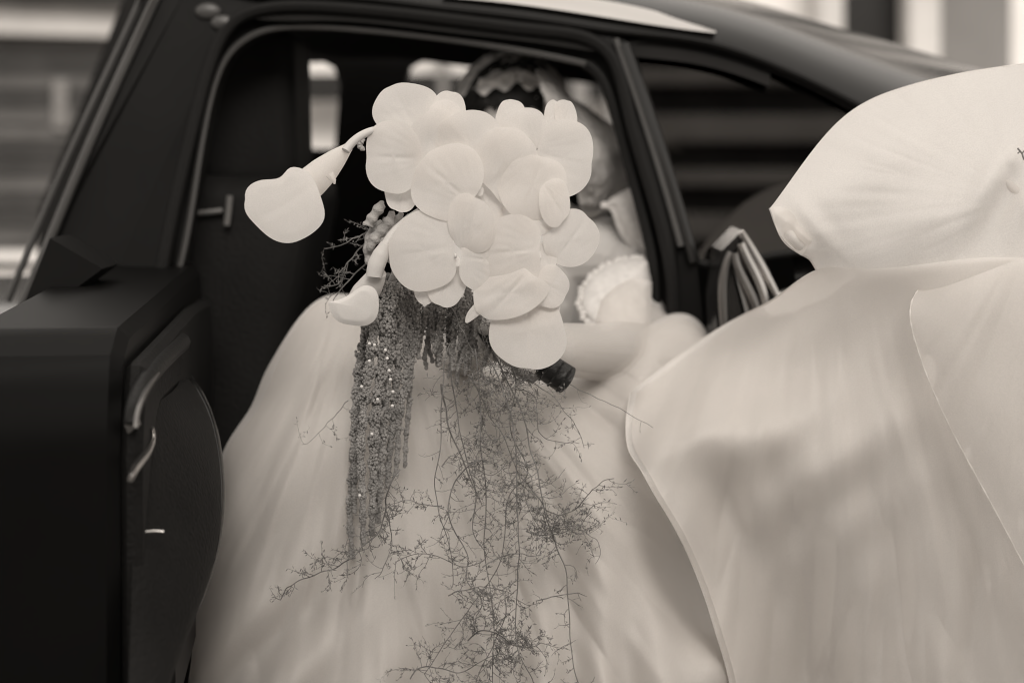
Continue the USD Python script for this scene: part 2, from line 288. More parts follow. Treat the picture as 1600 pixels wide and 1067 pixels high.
# rear quarter panel with a haunch, chrome intake fins
hx, hz = np.linspace(0.47, 2.3, 50), np.linspace(0.18, 0.985, 36)
X, Z = np.meshgrid(hx, hz, indexing='ij')
bul = 0.10 * np.exp(-((X - 1.05) / 0.30) ** 2) * np.exp(-((Z - 0.72) / 0.22) ** 2)
Yq = SIDE + 0.02 - bul + 0.25 * np.clip((Z - 0.82) / 0.165, 0, 1) ** 2.5 * 0.5 + 0.2 * np.clip((X - 1.5) / 0.8, 0, 1) ** 2
obj('rear_quarter_panel', grid_mesh(np.stack([X, Yq, Z], -1)), 'paint', car, smooth=True)
for pts, r, m in (([(1158, 362), (1176, 392), (1196, 428), (1214, 462)], 0.0055, 'chrome'), ([(1158, 380), (1172, 412), (1188, 446), (1196, 486)], 0.006, 'chrome'), ([(1148, 396), (1156, 426), (1172, 458), (1184, 494)], 0.006, 'bright'), ([(1142, 394), (1131, 430), (1130, 480), (1132, 520)], 0.005, 'bright'), ([(1214, 462), (1240, 456), (1275, 440)], 0.006, 'bright')):
    c = spline(pts, 24); obj('intake_fin', tube(P(c[:, 0], c[:, 1], 2.46), r * (1 + 0.5 * np.sin(np.linspace(0.2, 2.8, 24))), 8), m, car)
c = spline([(1150, 372), (1128, 410), (1122, 470), (1126, 540)], 30)
obj('intake_housing', prism(Polygon([(1160, 360), (1128, 392), (1118, 470), (1122, 560), (1220, 560), (1216, 470), (1190, 405)]), 2.475, 2.60), 'paint', car, smooth=30)
obj('intake_blade', grid_mesh(np.stack([P(*spline([(1152, 392), (1148, 420), (1160, 470), (1164, 530)], 20).T, 2.455), P(*spline([(1162, 380), (1178, 420), (1190, 470), (1196, 530)], 20).T, 2.47)], 1)), 'bright', car, smooth=True)
# sill, far side, floor, dash, seats
obj('sill', box(-1.2, 0.55, 2.60, 2.78, 0.16, 0.36, 0.02), 'paint', car)
obj('floor', box(-1.2, 1.6, 2.78, 4.0, 0.16, 0.22), 'headliner', car, smooth=False)
farp = Polygon([(200, -20), (1150, -20), (1300, 330), (1300, 760), (60, 760), (60, 330)])
farp = farp.difference(Polygon([(300, 235), (380, 98), (502, 96), (522, 107), (531, 132), (523, 233)])).difference(Polygon([(640, 238), (633, 130), (640, 104), (656, 95), (880, 96), (945, 108), (990, 150), (1075, 238)]))
obj('far_side', prism(farp, 3.9, 3.98), 'headliner', car, smooth=False)
obj('belt_guide', cat(tube(P([292, 320, 348], [334, 332, 329], 2.735), 0.0045, 8), tube(P([359, 357, 354], [306, 330, 352], 2.73), 0.0055, 8)), 'guide', car)
obj('dashboard', box(-0.79, -0.58, 2.74, 3.88, 0.55, 0.90, 0.05), 'leather', car)
def cushion(pts, y0, y1, r=0.05):
    return smooth_solid(manifold3d.Manifold.batch_hull([manifold3d.Manifold.sphere(r, 16).translate((float(x), float(y), float(z))) for x, z in pts for y in (y0 + r, y1 - r)]), 0.04, 6)
def seat(dx, y0, y1, shown):
    s = [(-0.05, 0.30), (-0.50, 0.33), (-0.50, 0.42), (-0.05, 0.40)]
    obj('seat_cushion', cushion([(x + dx, z) for x, z in s], y0, y1), 'leather', car)
    obj('seat_back', cushion([(x + dx, z) for x, z in [(-0.06, 0.42), (0.02, 0.42), (0.13, 1.02), (-0.03, 1.02)]], y0, y1), 'leather', car)
    ym = (y0 + y1) / 2
    obj('headrest', cushion([(x + dx, z) for x, z in [(-0.02, 1.08), (0.10, 1.08), (0.095, 1.30), (0.0, 1.31)]], ym - 0.14, ym + 0.14, 0.035), 'leather', car)
    for k in (-0.06, 0.06): obj('headrest_post', tube([(0.05 + dx, ym + k, 1.0), (0.05 + dx, ym + k, 1.08)], 0.006, 8), 'trim', car)
seat(-0.62, 3.30, 3.80, True)
seat(-0.52, 2.75, 3.18, True)
obj('rear_bench', cushion([(0.30, 0.30), (0.95, 0.34), (1.0, 0.45), (0.30, 0.44)], 2.75, 3.85), 'leather', car)
obj('rear_bench_back', cushion([(0.95, 0.45), (1.05, 0.45), (1.25, 0.86), (1.15, 0.90)], 2.75, 3.85), 'leather', car)
obj('rear_bulkhead', box(1.30, 1.36, 2.75, 3.9, 0.2, 0.95, 0.01), 'headliner', car)
# bonnet and front wing ahead of the open door
bx = np.linspace(-2.5, -0.80, 30); by = np.linspace(2.60, 3.90, 24); X, Y = np.meshgrid(bx, by, indexing='ij')
obj('bonnet', grid_mesh(np.stack([X, Y, 0.77 + 0.07 * (1 - ((Y - 3.25) / 0.65) ** 4) - 0.12 * ((-0.8 - X) / 1.7) ** 2], -1)), 'paint', car, smooth=True)
obj('front_wing', box(-2.5, -0.80, 2.60, 2.66, 0.2, 0.775, 0.02), 'paint', car)
obj('windscreen', grid_mesh(np.stack([P(spline([(36, 475), (140, 225), (240, -5)], 12)[:, 0], spline([(36, 475), (140, 225), (240, -5)], 12)[:, 1], 2.64), P(spline([(36, 475), (140, 225), (240, -5)], 12)[:, 0], spline([(36, 475), (140, 225), (240, -5)], 12)[:, 1], 2.64) + [0, 1.2, 0.01]], 1)), 'clear', car, smooth=True)
wheel = []
for cx in (-1.55, 1.75):
    ty = trimesh.creation.torus(0.255, 0.085, 40, 14); ty.apply_transform(trimesh.transformations.rotation_matrix(np.pi / 2, [1, 0, 0])); ty.apply_translation([cx, 2.70, 0.34])
    w = obj('wheel', ty, 'rubber', car)
    rm = trimesh.creation.cylinder(0.19, 0.10, 40); rm.apply_transform(trimesh.transformations.rotation_matrix(np.pi / 2, [1, 0, 0])); rm.apply_translation([cx, 2.69, 0.34]); obj('rim', rm, 'bright', w)

# ---------------------------------------------------------------- the open door (hinged at the windscreen pillar, swung towards the camera)
E, H = P(202, 600, 1.76), P(318, 600, 2.62)                  # inner face: free end, hinge end
d = (H - E) * [1, 1, 0]; L = np.linalg.norm(d); d /= L; nrm = np.array([d[1], -d[0], 0])            # nrm points to the inner (right) side
if nrm[0] < 0: nrm = -nrm
def D(s, w, z): s, w, z = np.broadcast_arrays(*map(lambda q: np.asarray(q, float), (s, w, z))); return E * [1, 1, 0] + s[..., None] * d + w[..., None] * nrm + z[..., None] * np.array([0, 0, 1.0])
def slab(profile, w0, w1, bevel=0.012):
    """A door-shaped plate: profile (s, z) along the door, from w0 to w1 across it, with a bevelled rim."""
    pg = Polygon(profile); inn = pg.buffer(-bevel, join_style=1)
    v, f, o = [], [], 0
    def loop(q, n=160):
        r = q.exterior; return np.array([r.interpolate(t, normalized=True).coords[0] for t in np.linspace(0, 1, n, endpoint=False)])
    A = loop(pg); 
    B = np.array([inn.exterior.interpolate(inn.exterior.project(__import__('shapely').geometry.Point(*p))).coords[0] for p in A])
    rings = [(B, w0), (A, w0 + bevel * 0.9), (A, w1 - bevel * 0.9), (B, w1)]
    V = np.vstack([D(r[:, 0], w, r[:, 1]) for r, w in rings]); n = len(A)
    F = [[k * n + i, k * n + (i + 1) % n, (k + 1) * n + (i + 1) % n] for k in range(3) for i in range(n)] + [[k * n + i, (k + 1) * n + (i + 1) % n, (k + 1) * n + i] for k in range(3) for i in range(n)]
    from mapbox_earcut import triangulate_float64
    tri = triangulate_float64(B, np.array([n], np.uint32)).reshape(-1, 3)
    F = np.vstack([np.array(F), tri[:, ::-1], tri + 3 * n])
    m = trimesh.Trimesh(V, F, process=True); trimesh.repair.fix_normals(m); return m
zt = lambda px, py, Y: float(P(px, py, Y)[2])
prof = [(0.0, 0.26), (0.0, 0.80), (0.02, 0.885), (0.08, 0.912), (L * 0.6, 0.918), (L + 0.05, 0.925), (L + 0.10, 0.90), (L + 0.12, 0.80), (L + 0.12, 0.34), (L + 0.05, 0.26)]
obj('door', slab(prof, -0.20, -0.012, 0.014), 'door', car, smooth=35)
door = stage.GetPrimAtPath(str(car.GetPath()) + '/door')
inner = [(0.03, 0.30), (0.012, 0.78), (0.05, 0.875), (L * 0.7, 0.88), (L, 0.87), (L + 0.04, 0.80), (L + 0.04, 0.36), (L - 0.05, 0.30)]
obj('inner_panel', slab(inner, -0.012, 0.012, 0.008), 'leather', door, smooth=35)
# rounded shell of the map pocket: its rim stands out from the panel and makes the curved edge against the dress
a = np.linspace(0, 1, 60)
rim_px = spline([(262, 572), (285, 585), (306, 612), (324, 650), (336, 700), (341, 760), (338, 820), (326, 880), (302, 945), (270, 1010), (236, 1075), (205, 1130)], 60)
rimY = np.interp(a, [0, 0.35, 1], [2.35, 2.12, 1.74])
RIM = P(rim_px[:, 0], rim_px[:, 1], rimY)
back = np.stack([D((r - E * [1, 1, 0]) @ d * 1.0, 0.0, r[2]) for r in RIM])
base_px = np.stack([np.full(60, 203.0) + np.linspace(12, -4, 60), rim_px[:, 1] * 0 + np.linspace(640, 1120, 60)], 1)
BASE = P(base_px[:, 0], base_px[:, 1], np.linspace(1.85, 1.70, 60))
w = np.linspace(0, 1, 22)[None, :, None]
shell = RIM[:, None] * (1 - w) + BASE[:, None] * w + nrm * (0.03 * np.sin(np.pi * w) ** 0.7) * np.array([1, 1, 0])
shell2 = RIM[:, None] * (1 - w) + back[:, None] * w + np.array([0, 0.03, 0]) * np.sin(np.pi * w)
obj('map_pocket', cat(grid_mesh(shell), grid_mesh(shell2)), 'leather', door, smooth=60)
obj('pocket_rim', tube(RIM, 0.0085, 10), 'paint', door)
def surfY(px):  # depth of the inner face of the door at a picture column
    s = (np.asarray(px, float) - 800) * K; m = (H[0] - E[0]) / (H[1] - E[1]); return (E[0] - m * E[1]) / (s - m)
arm = spline([(206, 662), (214, 622), (232, 588), (256, 560), (282, 535)], 40)
obj('armrest', tube(P(arm[:, 0], arm[:, 1], surfY(arm[:, 0]) - 0.09), np.linspace(0.008, 0.014, 40), 10), 'armrest', door)
obj('armrest_trim', tube(P(arm[:, 0] + 6, arm[:, 1] + 6, surfY(arm[:, 0]) - 0.125), 0.0026, 8), 'bright', door)
tp = P([194, 208, 211, 200], [664, 652, 668, 678], [1.765] * 4)
obj('armrest_tip', trimesh.convex.convex_hull(np.vstack([tp, tp + [0.002, 0.02, 0]])), 'bright', door, smooth=False)
ph = spline([(204, 748), (214, 728), (226, 712), (236, 694), (238, 668)], 30)
obj('door_pull', tube(P(ph[:, 0], ph[:, 1], surfY(ph[:, 0]) - 0.11), 0.0045 * np.sin(np.linspace(0.5, 2.9, 30)) + 0.001, 10), 'chrome', door)
obj('pocket_clasp', tube(P([228, 242, 256], [830, 829, 830], 1.78), 0.0018, 8), 'chrome', door)
obj('speaker_panel', slab([(0.18, 0.42), (0.16, 0.66), (0.22, 0.72), (0.36, 0.74), (0.44, 0.66), (0.44, 0.44)], 0.013, 0.03, 0.008), 'trim', door, smooth=35)
obj('mirror_sail', prism(Polygon([(78, 372), (160, 420), (62, 492), (40, 470)]), 2.30, 2.40), 'trim', car, smooth=False)
belt = spline([(285, 1120), (296, 1050), (300, 1000), (294, 960), (285, 945)], 30)
bp = P(belt[:, 0], belt[:, 1], 2.16); bq = P(belt[:, 0] - 15, belt[:, 1] + 4, 2.19)
obj('seat_belt', grid_mesh(np.stack([bp, (bp + bq) / 2 + [0, -0.006, 0], bq, bq + [0, 0.003, 0], (bp + bq) / 2 + [0, -0.002, 0], bp + [0, 0.003, 0], bp], 1)), 'ribbon', car, smooth=60)
# ---------------------------------------------------------------- the seated person
person = thing('person', 'person in white wedding dress and grey lace head covering, seated in car behind bouquet', 'person', (0, 2.8, 0.4))
def pt(px, py, Y): return P(px, py, Y).reshape(3)
HC = pt(799, 176, 2.88)
neck0, neck1 = HC + [0.015, 0.03, -0.09], pt(850, 350, 2.84)
shR, shL = pt(985, 395, 2.80), pt(690, 420, 2.84)
chest, belly, hip = pt(835, 430, 2.86), pt(830, 560, 2.92), pt(825, 690, 2.97)
elR, wrR = pt(1012, 556, 2.56), pt(868, 545, 2.20)
elL, wrL = pt(680, 575, 2.48), pt(772, 528, 2.20)
body = hulls([(HC + [0, 0.012, 0.028], 0.078), (HC + [0, -0.012, -0.03], 0.066), (HC + [0, -0.03, -0.075], 0.040)])
body += hulls([(HC + [0, 0.02, -0.05], 0.055), (neck0, 0.052), (neck1, 0.058)])
body += hulls([(shR, 0.052), (chest + [0.02, 0, 0.05], 0.085)]) + hulls([(shL, 0.052), (chest + [-0.02, 0, 0.05], 0.085)]) + hulls([(neck1, 0.058), (chest, 0.10), (belly, 0.105), (hip, 0.14)])
body += hulls([(shR, 0.050), (elR, 0.040), (wrR, 0.027)]) + hulls([(shL, 0.050), (elL, 0.040), (wrL, 0.027)])
for sx, kx in ((-0.1, -0.2), (0.1, 0.14)):
    kn = np.array([kx, 2.47, 0.60]); body += hulls([(hip + [sx, 0, -0.02], 0.10), (kn, 0.062), (kn + [0, -0.02, -0.28], 0.048), (kn + [0, 0.0, -0.50], 0.035), (kn + [0, -0.13, -0.55], 0.03)])
# hands: palm, four bent fingers and a thumb closing on the handle of the bouquet
GRIP0, GRIP1 = pt(772, 520, 2.135), pt(886, 594, 2.155)
gd = (GRIP1 - GRIP0) / np.linalg.norm(GRIP1 - GRIP0)
def hand(wr, at, side):
    global body
    c = GRIP0 + (GRIP1 - GRIP0) * at; u = (c - wr); u /= np.linalg.norm(u)
    across = gd - u * (gd @ u); across /= np.linalg.norm(across); up = np.cross(across, u) * side
    if up[1] > 0: up = -up
    pc = c - up * -0.0 + np.array([0, 0.034, 0])
    palm = [(pc + across * k, 0.014) for k in (-0.028, -0.010, 0.010, 0.028)]
    body += manifold3d.Manifold.batch_hull([manifold3d.Manifold.sphere(0.013, 16).translate(tuple(map(float, q))) for q in [p + e for p, _ in palm for e in (u * 0.02, -u * 0.035)]])
    body += hulls([(wr, 0.027), (pc - u * 0.03, 0.022)])
    for k, (o, ln) in enumerate(((-0.029, 0.9), (-0.010, 1.0), (0.010, 0.95), (0.028, 0.75))):
        b = pc + across * o + u * 0.02
        p1 = b + u * 0.030 * ln + np.array([0, -0.016, 0]); p2 = p1 + np.array([0, -0.026, 0]) * ln - u * 0.012; p3 = p2 - u * 0.022 * ln + np.array([0, -0.004, 0])
        body += hulls([(b, 0.0095), (p1, 0.0088), (p2, 0.0082), (p3, 0.0072)])
    t0 = pc - u * 0.025 - across * 0.03; t1 = t0 + np.array([0, -0.032, 0]) - across * 0.008 + u * 0.008; t2 = t1 + np.array([0, -0.022, 0]) + u * 0.016 + across * 0.01
    body += hulls([(t0, 0.012), (t1, 0.0105), (t2, 0.0085)])
hand(wrR, 0.42, 1); hand(wrL, 0.12, -1)
# face
f0 = HC + [0, -0.062, 0]
body += hulls([(f0 + [0, -0.010, 0.004], 0.008), (f0 + [0, -0.030, -0.028], 0.011)]) + hulls([(f0 + [-0.012, -0.012, -0.032], 0.009), (f0 + [0.012, -0.012, -0.032], 0.009)])
body += hulls([(f0 + [-0.04, 0.0, 0.022], 0.009), (f0 + [0.04, 0.0, 0.022], 0.009)]) + hulls([(f0 + [0, 0.01, -0.088], 0.018), (f0 + [0, 0.02, -0.08], 0.03)])
for s in (-1, 1): body += hulls([(HC + [s * 0.076, 0.01, 0.01], 0.012), (HC + [s * 0.074, 0.008, -0.025], 0.009)])
bd = smooth_solid(body, 0.011, 8)
body_p = obj('body', bd, 'skin', person, smooth=True)
for s in (-1, 1):
    e = obj('eye', ball(HC + [s * 0.029, -0.060, 0.004], 0.0125, 2), 'eye', body_p); obj('iris', ball(HC + [s * 0.029, -0.0695, 0.004], (0.006, 0.004, 0.006), 2), 'iris', body_p)
lip = lambda z, r: tube(spline([HC + [-0.022, -0.068, z], HC + [0, -0.079, z + 0.002], HC + [0.022, -0.068, z]], 14), r * np.sin(np.linspace(0.4, 2.75, 14)), 8)
obj('mouth', cat(lip(-0.047, 0.0055), lip(-0.054, 0.0065)), 'lips', body_p)
# hair: a cap of strands swept back, with a fringe, and a lace covering arched over it that falls down the right side
def shell_cap(c, r, th0, th1, keep, nz=0.004, seed=0, n=(60, 90)):
    th, ph = np.meshgrid(np.linspace(th0, th1, n[0]), np.linspace(0, 2 * np.pi, n[1]), indexing='ij')
    v = np.stack([np.sin(th) * np.cos(ph), np.sin(th) * np.sin(ph), np.cos(th)], -1)
    q = c + v * np.array(r) * (1 + nz / r[0] * (meshkit.fbm(v * 9, 4, seed)[..., None] - 0.5) * 2)
    m = grid_mesh(q); cen = m.triangles_center - c
    m.update_faces(keep(cen)); m.remove_unreferenced_vertices(); return m
hairm = shell_cap(HC + [0, 0.015, 0.018], (0.093, 0.098, 0.088), 0.02, 2.5, lambda c: (c[:, 1] > -0.035) | (c[:, 2] > -0.012), 0.006, 3)
hair_p = obj('hair', hairm, 'hair', body_p if False else person, smooth=True)
st = []
for k in range(150):
    a = RNG.uniform(-1.4, 1.4); s = 1 if a > 0 else -1
    p0 = HC + [0.02 + 0.01 * RNG.normal(), -0.02 + 0.03 * RNG.normal(), 0.088]
    p1 = HC + [0.06 * math.sin(a), -0.068, 0.06 + 0.01 * RNG.normal()]; p2 = HC + [0.084 * math.sin(a * 1.1) + 0.004 * RNG.normal(), -0.045 - 0.02 * math.cos(a), 0.02]; p3 = HC + [s * 0.083, 0.02, -0.03]
    st.append(tube(spline([p0, p1, p2, p3], 9), [0.0016, 0.002, 0.002, 0.002, 0.002, 0.002, 0.002, 0.0015, 0.0008], 4, False))
obj('hair_strands', cat(*st), 'hair', person, smooth=True)
def arch(c):  # lace covering: a ragged front edge arching over the hair
    edge = 0.028 + 0.006 * np.sin(c[:, 0] * 160) + 0.004 * np.sin(c[:, 0] * 71 + 1) - 1.6 * c[:, 0] ** 2 + 0.12 * np.clip(c[:, 0], 0, 1)
    return (c[:, 2] > edge) | (c[:, 1] > 0.03) | ((c[:, 0] > 0.058) & (c[:, 2] > -0.10))
lace = shell_cap(HC + [0.0, 0.01, 0.012], (0.104, 0.108, 0.098), 0.02, 2.2, arch, 0.007, 11, (150, 240))
obj('lace_head_covering', lace, 'headlace', person, smooth=True)
V, S, u, v = patch([[(836, 108, 2.76), (862, 118, 2.78), (885, 140, 2.82), (905, 160, 2.86), (925, 175, 2.90)],
                    [(850, 150, 2.73), (885, 165, 2.74), (920, 185, 2.78), (955, 200, 2.83), (985, 225, 2.88)],
                    [(868, 200, 2.71), (905, 215, 2.71), (945, 225, 2.74), (980, 240, 2.80), (1010, 262, 2.86)],
                    [(890, 260, 2.71), (920, 268, 2.70), (950, 272, 2.73), (985, 275, 2.80), (1015, 290, 2.86)],
                    [(905, 312, 2.74), (925, 318, 2.73), (945, 312, 2.75), (975, 298, 2.80), (1010, 310, 2.86)],
                    [(915, 350, 2.80), (925, 340, 2.82), (945, 335, 2.84), (970, 325, 2.86), (1000, 330, 2.88)]], 70, 70)
V = V + (meshkit.fbm(V * 45, 4, 5)[..., None] - 0.5) * np.array([0.010, 0.03, 0.008])
obj('lace_fall', grid_mesh(V), 'tulle', person, smooth=True)

# lace at the neckline and the puffed sleeve, with scalloped rims
def outline_sheet(poly, Yf, m, name, parent, bulge=0.03, scallop=None, step=4, pleat=(1040, 520)):
    """A cushioned sheet inside a picture outline at its depth: rounded towards its rim."""
    from shapely.geometry import Point
    pg = Polygon(poly).buffer(0)
    x0, y0, x1, y1 = pg.bounds; r = np.array([pg.exterior.interpolate(t, normalized=True).coords[0] for t in np.linspace(0, 1, 140, endpoint=False)])
    gx, gy = np.meshgrid(np.arange(x0, x1, step), np.arange(y0, y1, step)); q = np.stack([gx.ravel(), gy.ravel()], 1)
    inside = np.array([pg.buffer(-step * 0.5).contains(Point(*p)) for p in q]); q = np.vstack([r, q[inside]])
    from scipy.spatial import Delaunay
    tri = Delaunay(q).simplices; c = q[tri].mean(1); tri = tri[[pg.contains(Point(*p)) for p in c]]
    dist = np.array([pg.exterior.distance(Point(*p)) for p in q]); R = max(dist.max(), 1)
    dome = np.sqrt(np.clip(1 - (1 - np.clip(dist / R, 0, 1)) ** 2, 0, 1))
    Y = (Yf(q[:, 0], q[:, 1]) if callable(Yf) else np.full(len(q), Yf)) - bulge * dome
    pl = np.arctan2(q[:, 1] - pleat[1], q[:, 0] - pleat[0]); rp = np.hypot(q[:, 1] - pleat[1], q[:, 0] - pleat[0])
    V = P(q[:, 0], q[:, 1], Y + 0.0012 * np.sin(pl * 17 + 3 * np.sin(rp / 30)) * np.clip(rp / 70, 0, 1)); V += (meshkit.fbm(V * 60, 3, 2)[:, None] - 0.5) * np.array([0.0, 0.004, 0.0])
    f = tri.copy(); n = np.cross(V[f[:, 1]] - V[f[:, 0]], V[f[:, 2]] - V[f[:, 0]]); f[n[:, 1] > 0] = f[n[:, 1] > 0][:, ::-1]
    o = obj(name, trimesh.Trimesh(V, f, process=False), m, parent, smooth=True)
    return o
puff = outline_sheet([(1017, 404), (985, 402), (945, 414), (918, 434), (904, 462), (907, 490), (925, 512), (965, 545), (1016, 560)], lambda x, y: np.interp(y, [400, 545], [2.66, 2.50]), 'lace', 'lace_sleeve', person, 0.045)
sc = spline([(1022, 406), (985, 404), (945, 416), (920, 436), (906, 462), (908, 488), (924, 508)], 24)
obj('scalloped_rim', cat(*[ball(pt(x + 2 * math.sin(i * 2), y, float(np.interp(y, [400, 545], [2.66, 2.46]))), (0.0055, 0.003, 0.0055), 1) for i, (x, y) in enumerate(sc)]), 'lace', puff, smooth=True)
outline_sheet([(1019, 440), (990, 432), (962, 446), (938, 470), (930, 500), (958, 540), (1016, 562)], lambda x, y: np.interp(y, [430, 560], [2.575, 2.47]), 'veil', 'sheer_frill', person, 0.03)
ruff = outline_sheet([(942, 322), (956, 308), (978, 296), (1003, 284), (1014, 330), (1020, 370), (1022, 402), (1002, 394), (978, 372), (966, 346), (958, 326)], 2.74, 'lace', 'neckline_ruffle', person, 0.02)
sc = spline([(944, 321), (958, 326), (967, 348), (980, 372), (1003, 394), (1020, 402)], 20)
obj('scalloped_rim', cat(*[ball(pt(x, y, 2.735), (0.007, 0.004, 0.007), 1) for x, y in sc]), 'lace', ruff, smooth=True)
chest = chest + [-0.03, 0.0, 0.0]; bod = hulls([(chest + [0.03, -0.01, -0.03], 0.085), (chest + [-0.045, -0.01, -0.03], 0.085)]) + hulls([(chest + [0, 0, -0.02], 0.108), (belly, 0.112), (hip, 0.15)])
obj('sheer_sleeve', smooth_solid(hulls([(elR * .8 + shR * .2, 0.050), (elR + [0.0, 0, 0.0], 0.054), (elR * .62 + wrR * .38, 0.048), (elR * .35 + wrR * .65, 0.041), (wrR, 0.036)]), 0.012, 8), 'sheer', person, smooth=True)
obj('bodice', smooth_solid(bod, 0.015, 8), 'lace', person, smooth=True)

# ---------------------------------------------------------------- the dress
def folds(px, py, comps):
    out = 0
    for amp, wl, ang, ph, (cx, cy, r) in comps:
        s = (px * math.cos(ang) + py * math.sin(ang)) + 14 * np.sin(py / 190 + ph) + 10 * np.sin(px / 170 + ph * 2)
        w = np.exp(-(((px - cx) / r) ** 2 + ((py - cy) / r) ** 2)); out = out + amp * w * np.cos(2 * np.pi * s / wl + ph)
    return out
def rays(px, py, apex, n, amp, near, far, seed, span=(-9, 9)):
    '''Fine soft folds running out from a gathered point; they grow with the distance from it.'''
    dx, dy = px - apex[0], py - apex[1]; r = np.hypot(dx, dy); th = np.arctan2(dx, dy)
    f = meshkit.fbm(np.stack([th * n, r / 420, r * 0], -1), 3, seed); f = 1 - np.abs(2 * f - 1) * 2
    g = meshkit.fbm(np.stack([th * n * 2.7, r / 260, r * 0 + 4], -1), 2, seed + 7) - 0.5
    return amp * (f + 0.5 * g) * np.clip((r - near) / (far - near), 0, 1)
def sheet(name, rows, m, comps=(), nu=150, nv=200, parent=person, noise_amp=0.006, seed=1, label=None, ray=None):
    V, S, u, v = patch(rows, nu, nv)
    dy = folds(S[0], S[1], comps) if comps else 0
    dy = dy + noise_amp * (meshkit.fbm(np.stack([S[0] / 130, S[1] / 190, S[0] * 0], -1), 3, seed) - 0.5) * 2
    if ray is not None: dy = dy + sum(rays(S[0], S[1], *q) for q in ray)
    V = P(S[0], S[1], S[2] + dy)
    mesh = grid_mesh(V)
    return obj(name, mesh, m, parent, smooth=True, label=label), V
SK = [
 [(560, 470, 2.75), (590, 480, 2.75), (650, 520, 2.75), (740, 560, 2.75), (860, 560, 2.75), (960, 535, 2.72), (1040, 500, 2.70), (1115, 548, 2.70)],
 [(470, 510, 2.50), (535, 470, 2.44), (640, 520, 2.42), (740, 570, 2.42), (860, 600, 2.44), (950, 555, 2.46), (1040, 499, 2.50), (1110, 536, 2.52)],
 [(415, 580, 2.42), (510, 530, 2.28), (620, 570, 2.28), (740, 610, 2.30), (870, 640, 2.30), (965, 600, 2.34), (1045, 555, 2.40), (1120, 570, 2.44)],
 [(388, 642, 2.40), (480, 620, 2.24), (600, 640, 2.24), (740, 670, 2.26), (880, 700, 2.23), (985, 690, 2.24), (1070, 660, 2.34), (1150, 640, 2.44)],
 [(344, 718, 2.37), (440, 720, 2.22), (580, 735, 2.20), (740, 750, 2.24), (885, 770, 2.20), (1000, 770, 2.18), (1075, 780, 2.30), (1180, 770, 2.46)],
 [(322, 850, 2.33), (420, 860, 2.20), (570, 870, 2.17), (740, 870, 2.20), (890, 880, 2.18), (1000, 880, 2.16), (1075, 890, 2.42), (1190, 900, 2.52)],
 [(300, 965, 2.31), (400, 970, 2.18), (560, 980, 2.15), (740, 980, 2.17), (890, 990, 2.15), (1030, 990, 2.13), (1110, 1000, 2.20), (1200, 1000, 2.40)],
 [(290, 1080, 2.30), (390, 1090, 2.16), (560, 1100, 2.12), (740, 1100, 2.14), (890, 1100, 2.12), (1020, 1100, 2.10), (1130, 1100, 2.15), (1210, 1100, 2.48)],
 [(270, 1300, 2.40), (370, 1310, 2.12), (560, 1320, 2.06), (740, 1320, 2.06), (900, 1320, 2.06), (1030, 1320, 2.12), (1130, 1320, 2.36), (1220, 1320, 2.48)],
 [(240, 1440, 2.38), (340, 1500, 2.08), (560, 1540, 2.02), (740, 1560, 2.00), (900, 1560, 2.00), (1040, 1540, 2.08), (1140, 1500, 2.36), (1230, 1480, 2.48)]]
FK = [(0.024, 120, 0.68, 0.4, (420, 1040, 170)), (0.020, 250, 0.55, 2.0, (640, 1000, 240)), (0.010, 170, -0.35, 1.0, (940, 760, 200)), (0.018, 95, -0.12, 0.3, (900, 1050, 190)), (0.009, 130, 0.75, 0.8, (430, 700, 170)), (0.010, 90, -0.15, 0.0, (700, 700, 130)), (0.008, 60, 0.5, 1.1, (1010, 620, 70))]
skirt, VSK = sheet('skirt', SK, 'organza', FK, 260, 320, seed=3, ray=[((600, 380), 9, 0.014, 80, 520, 41)])
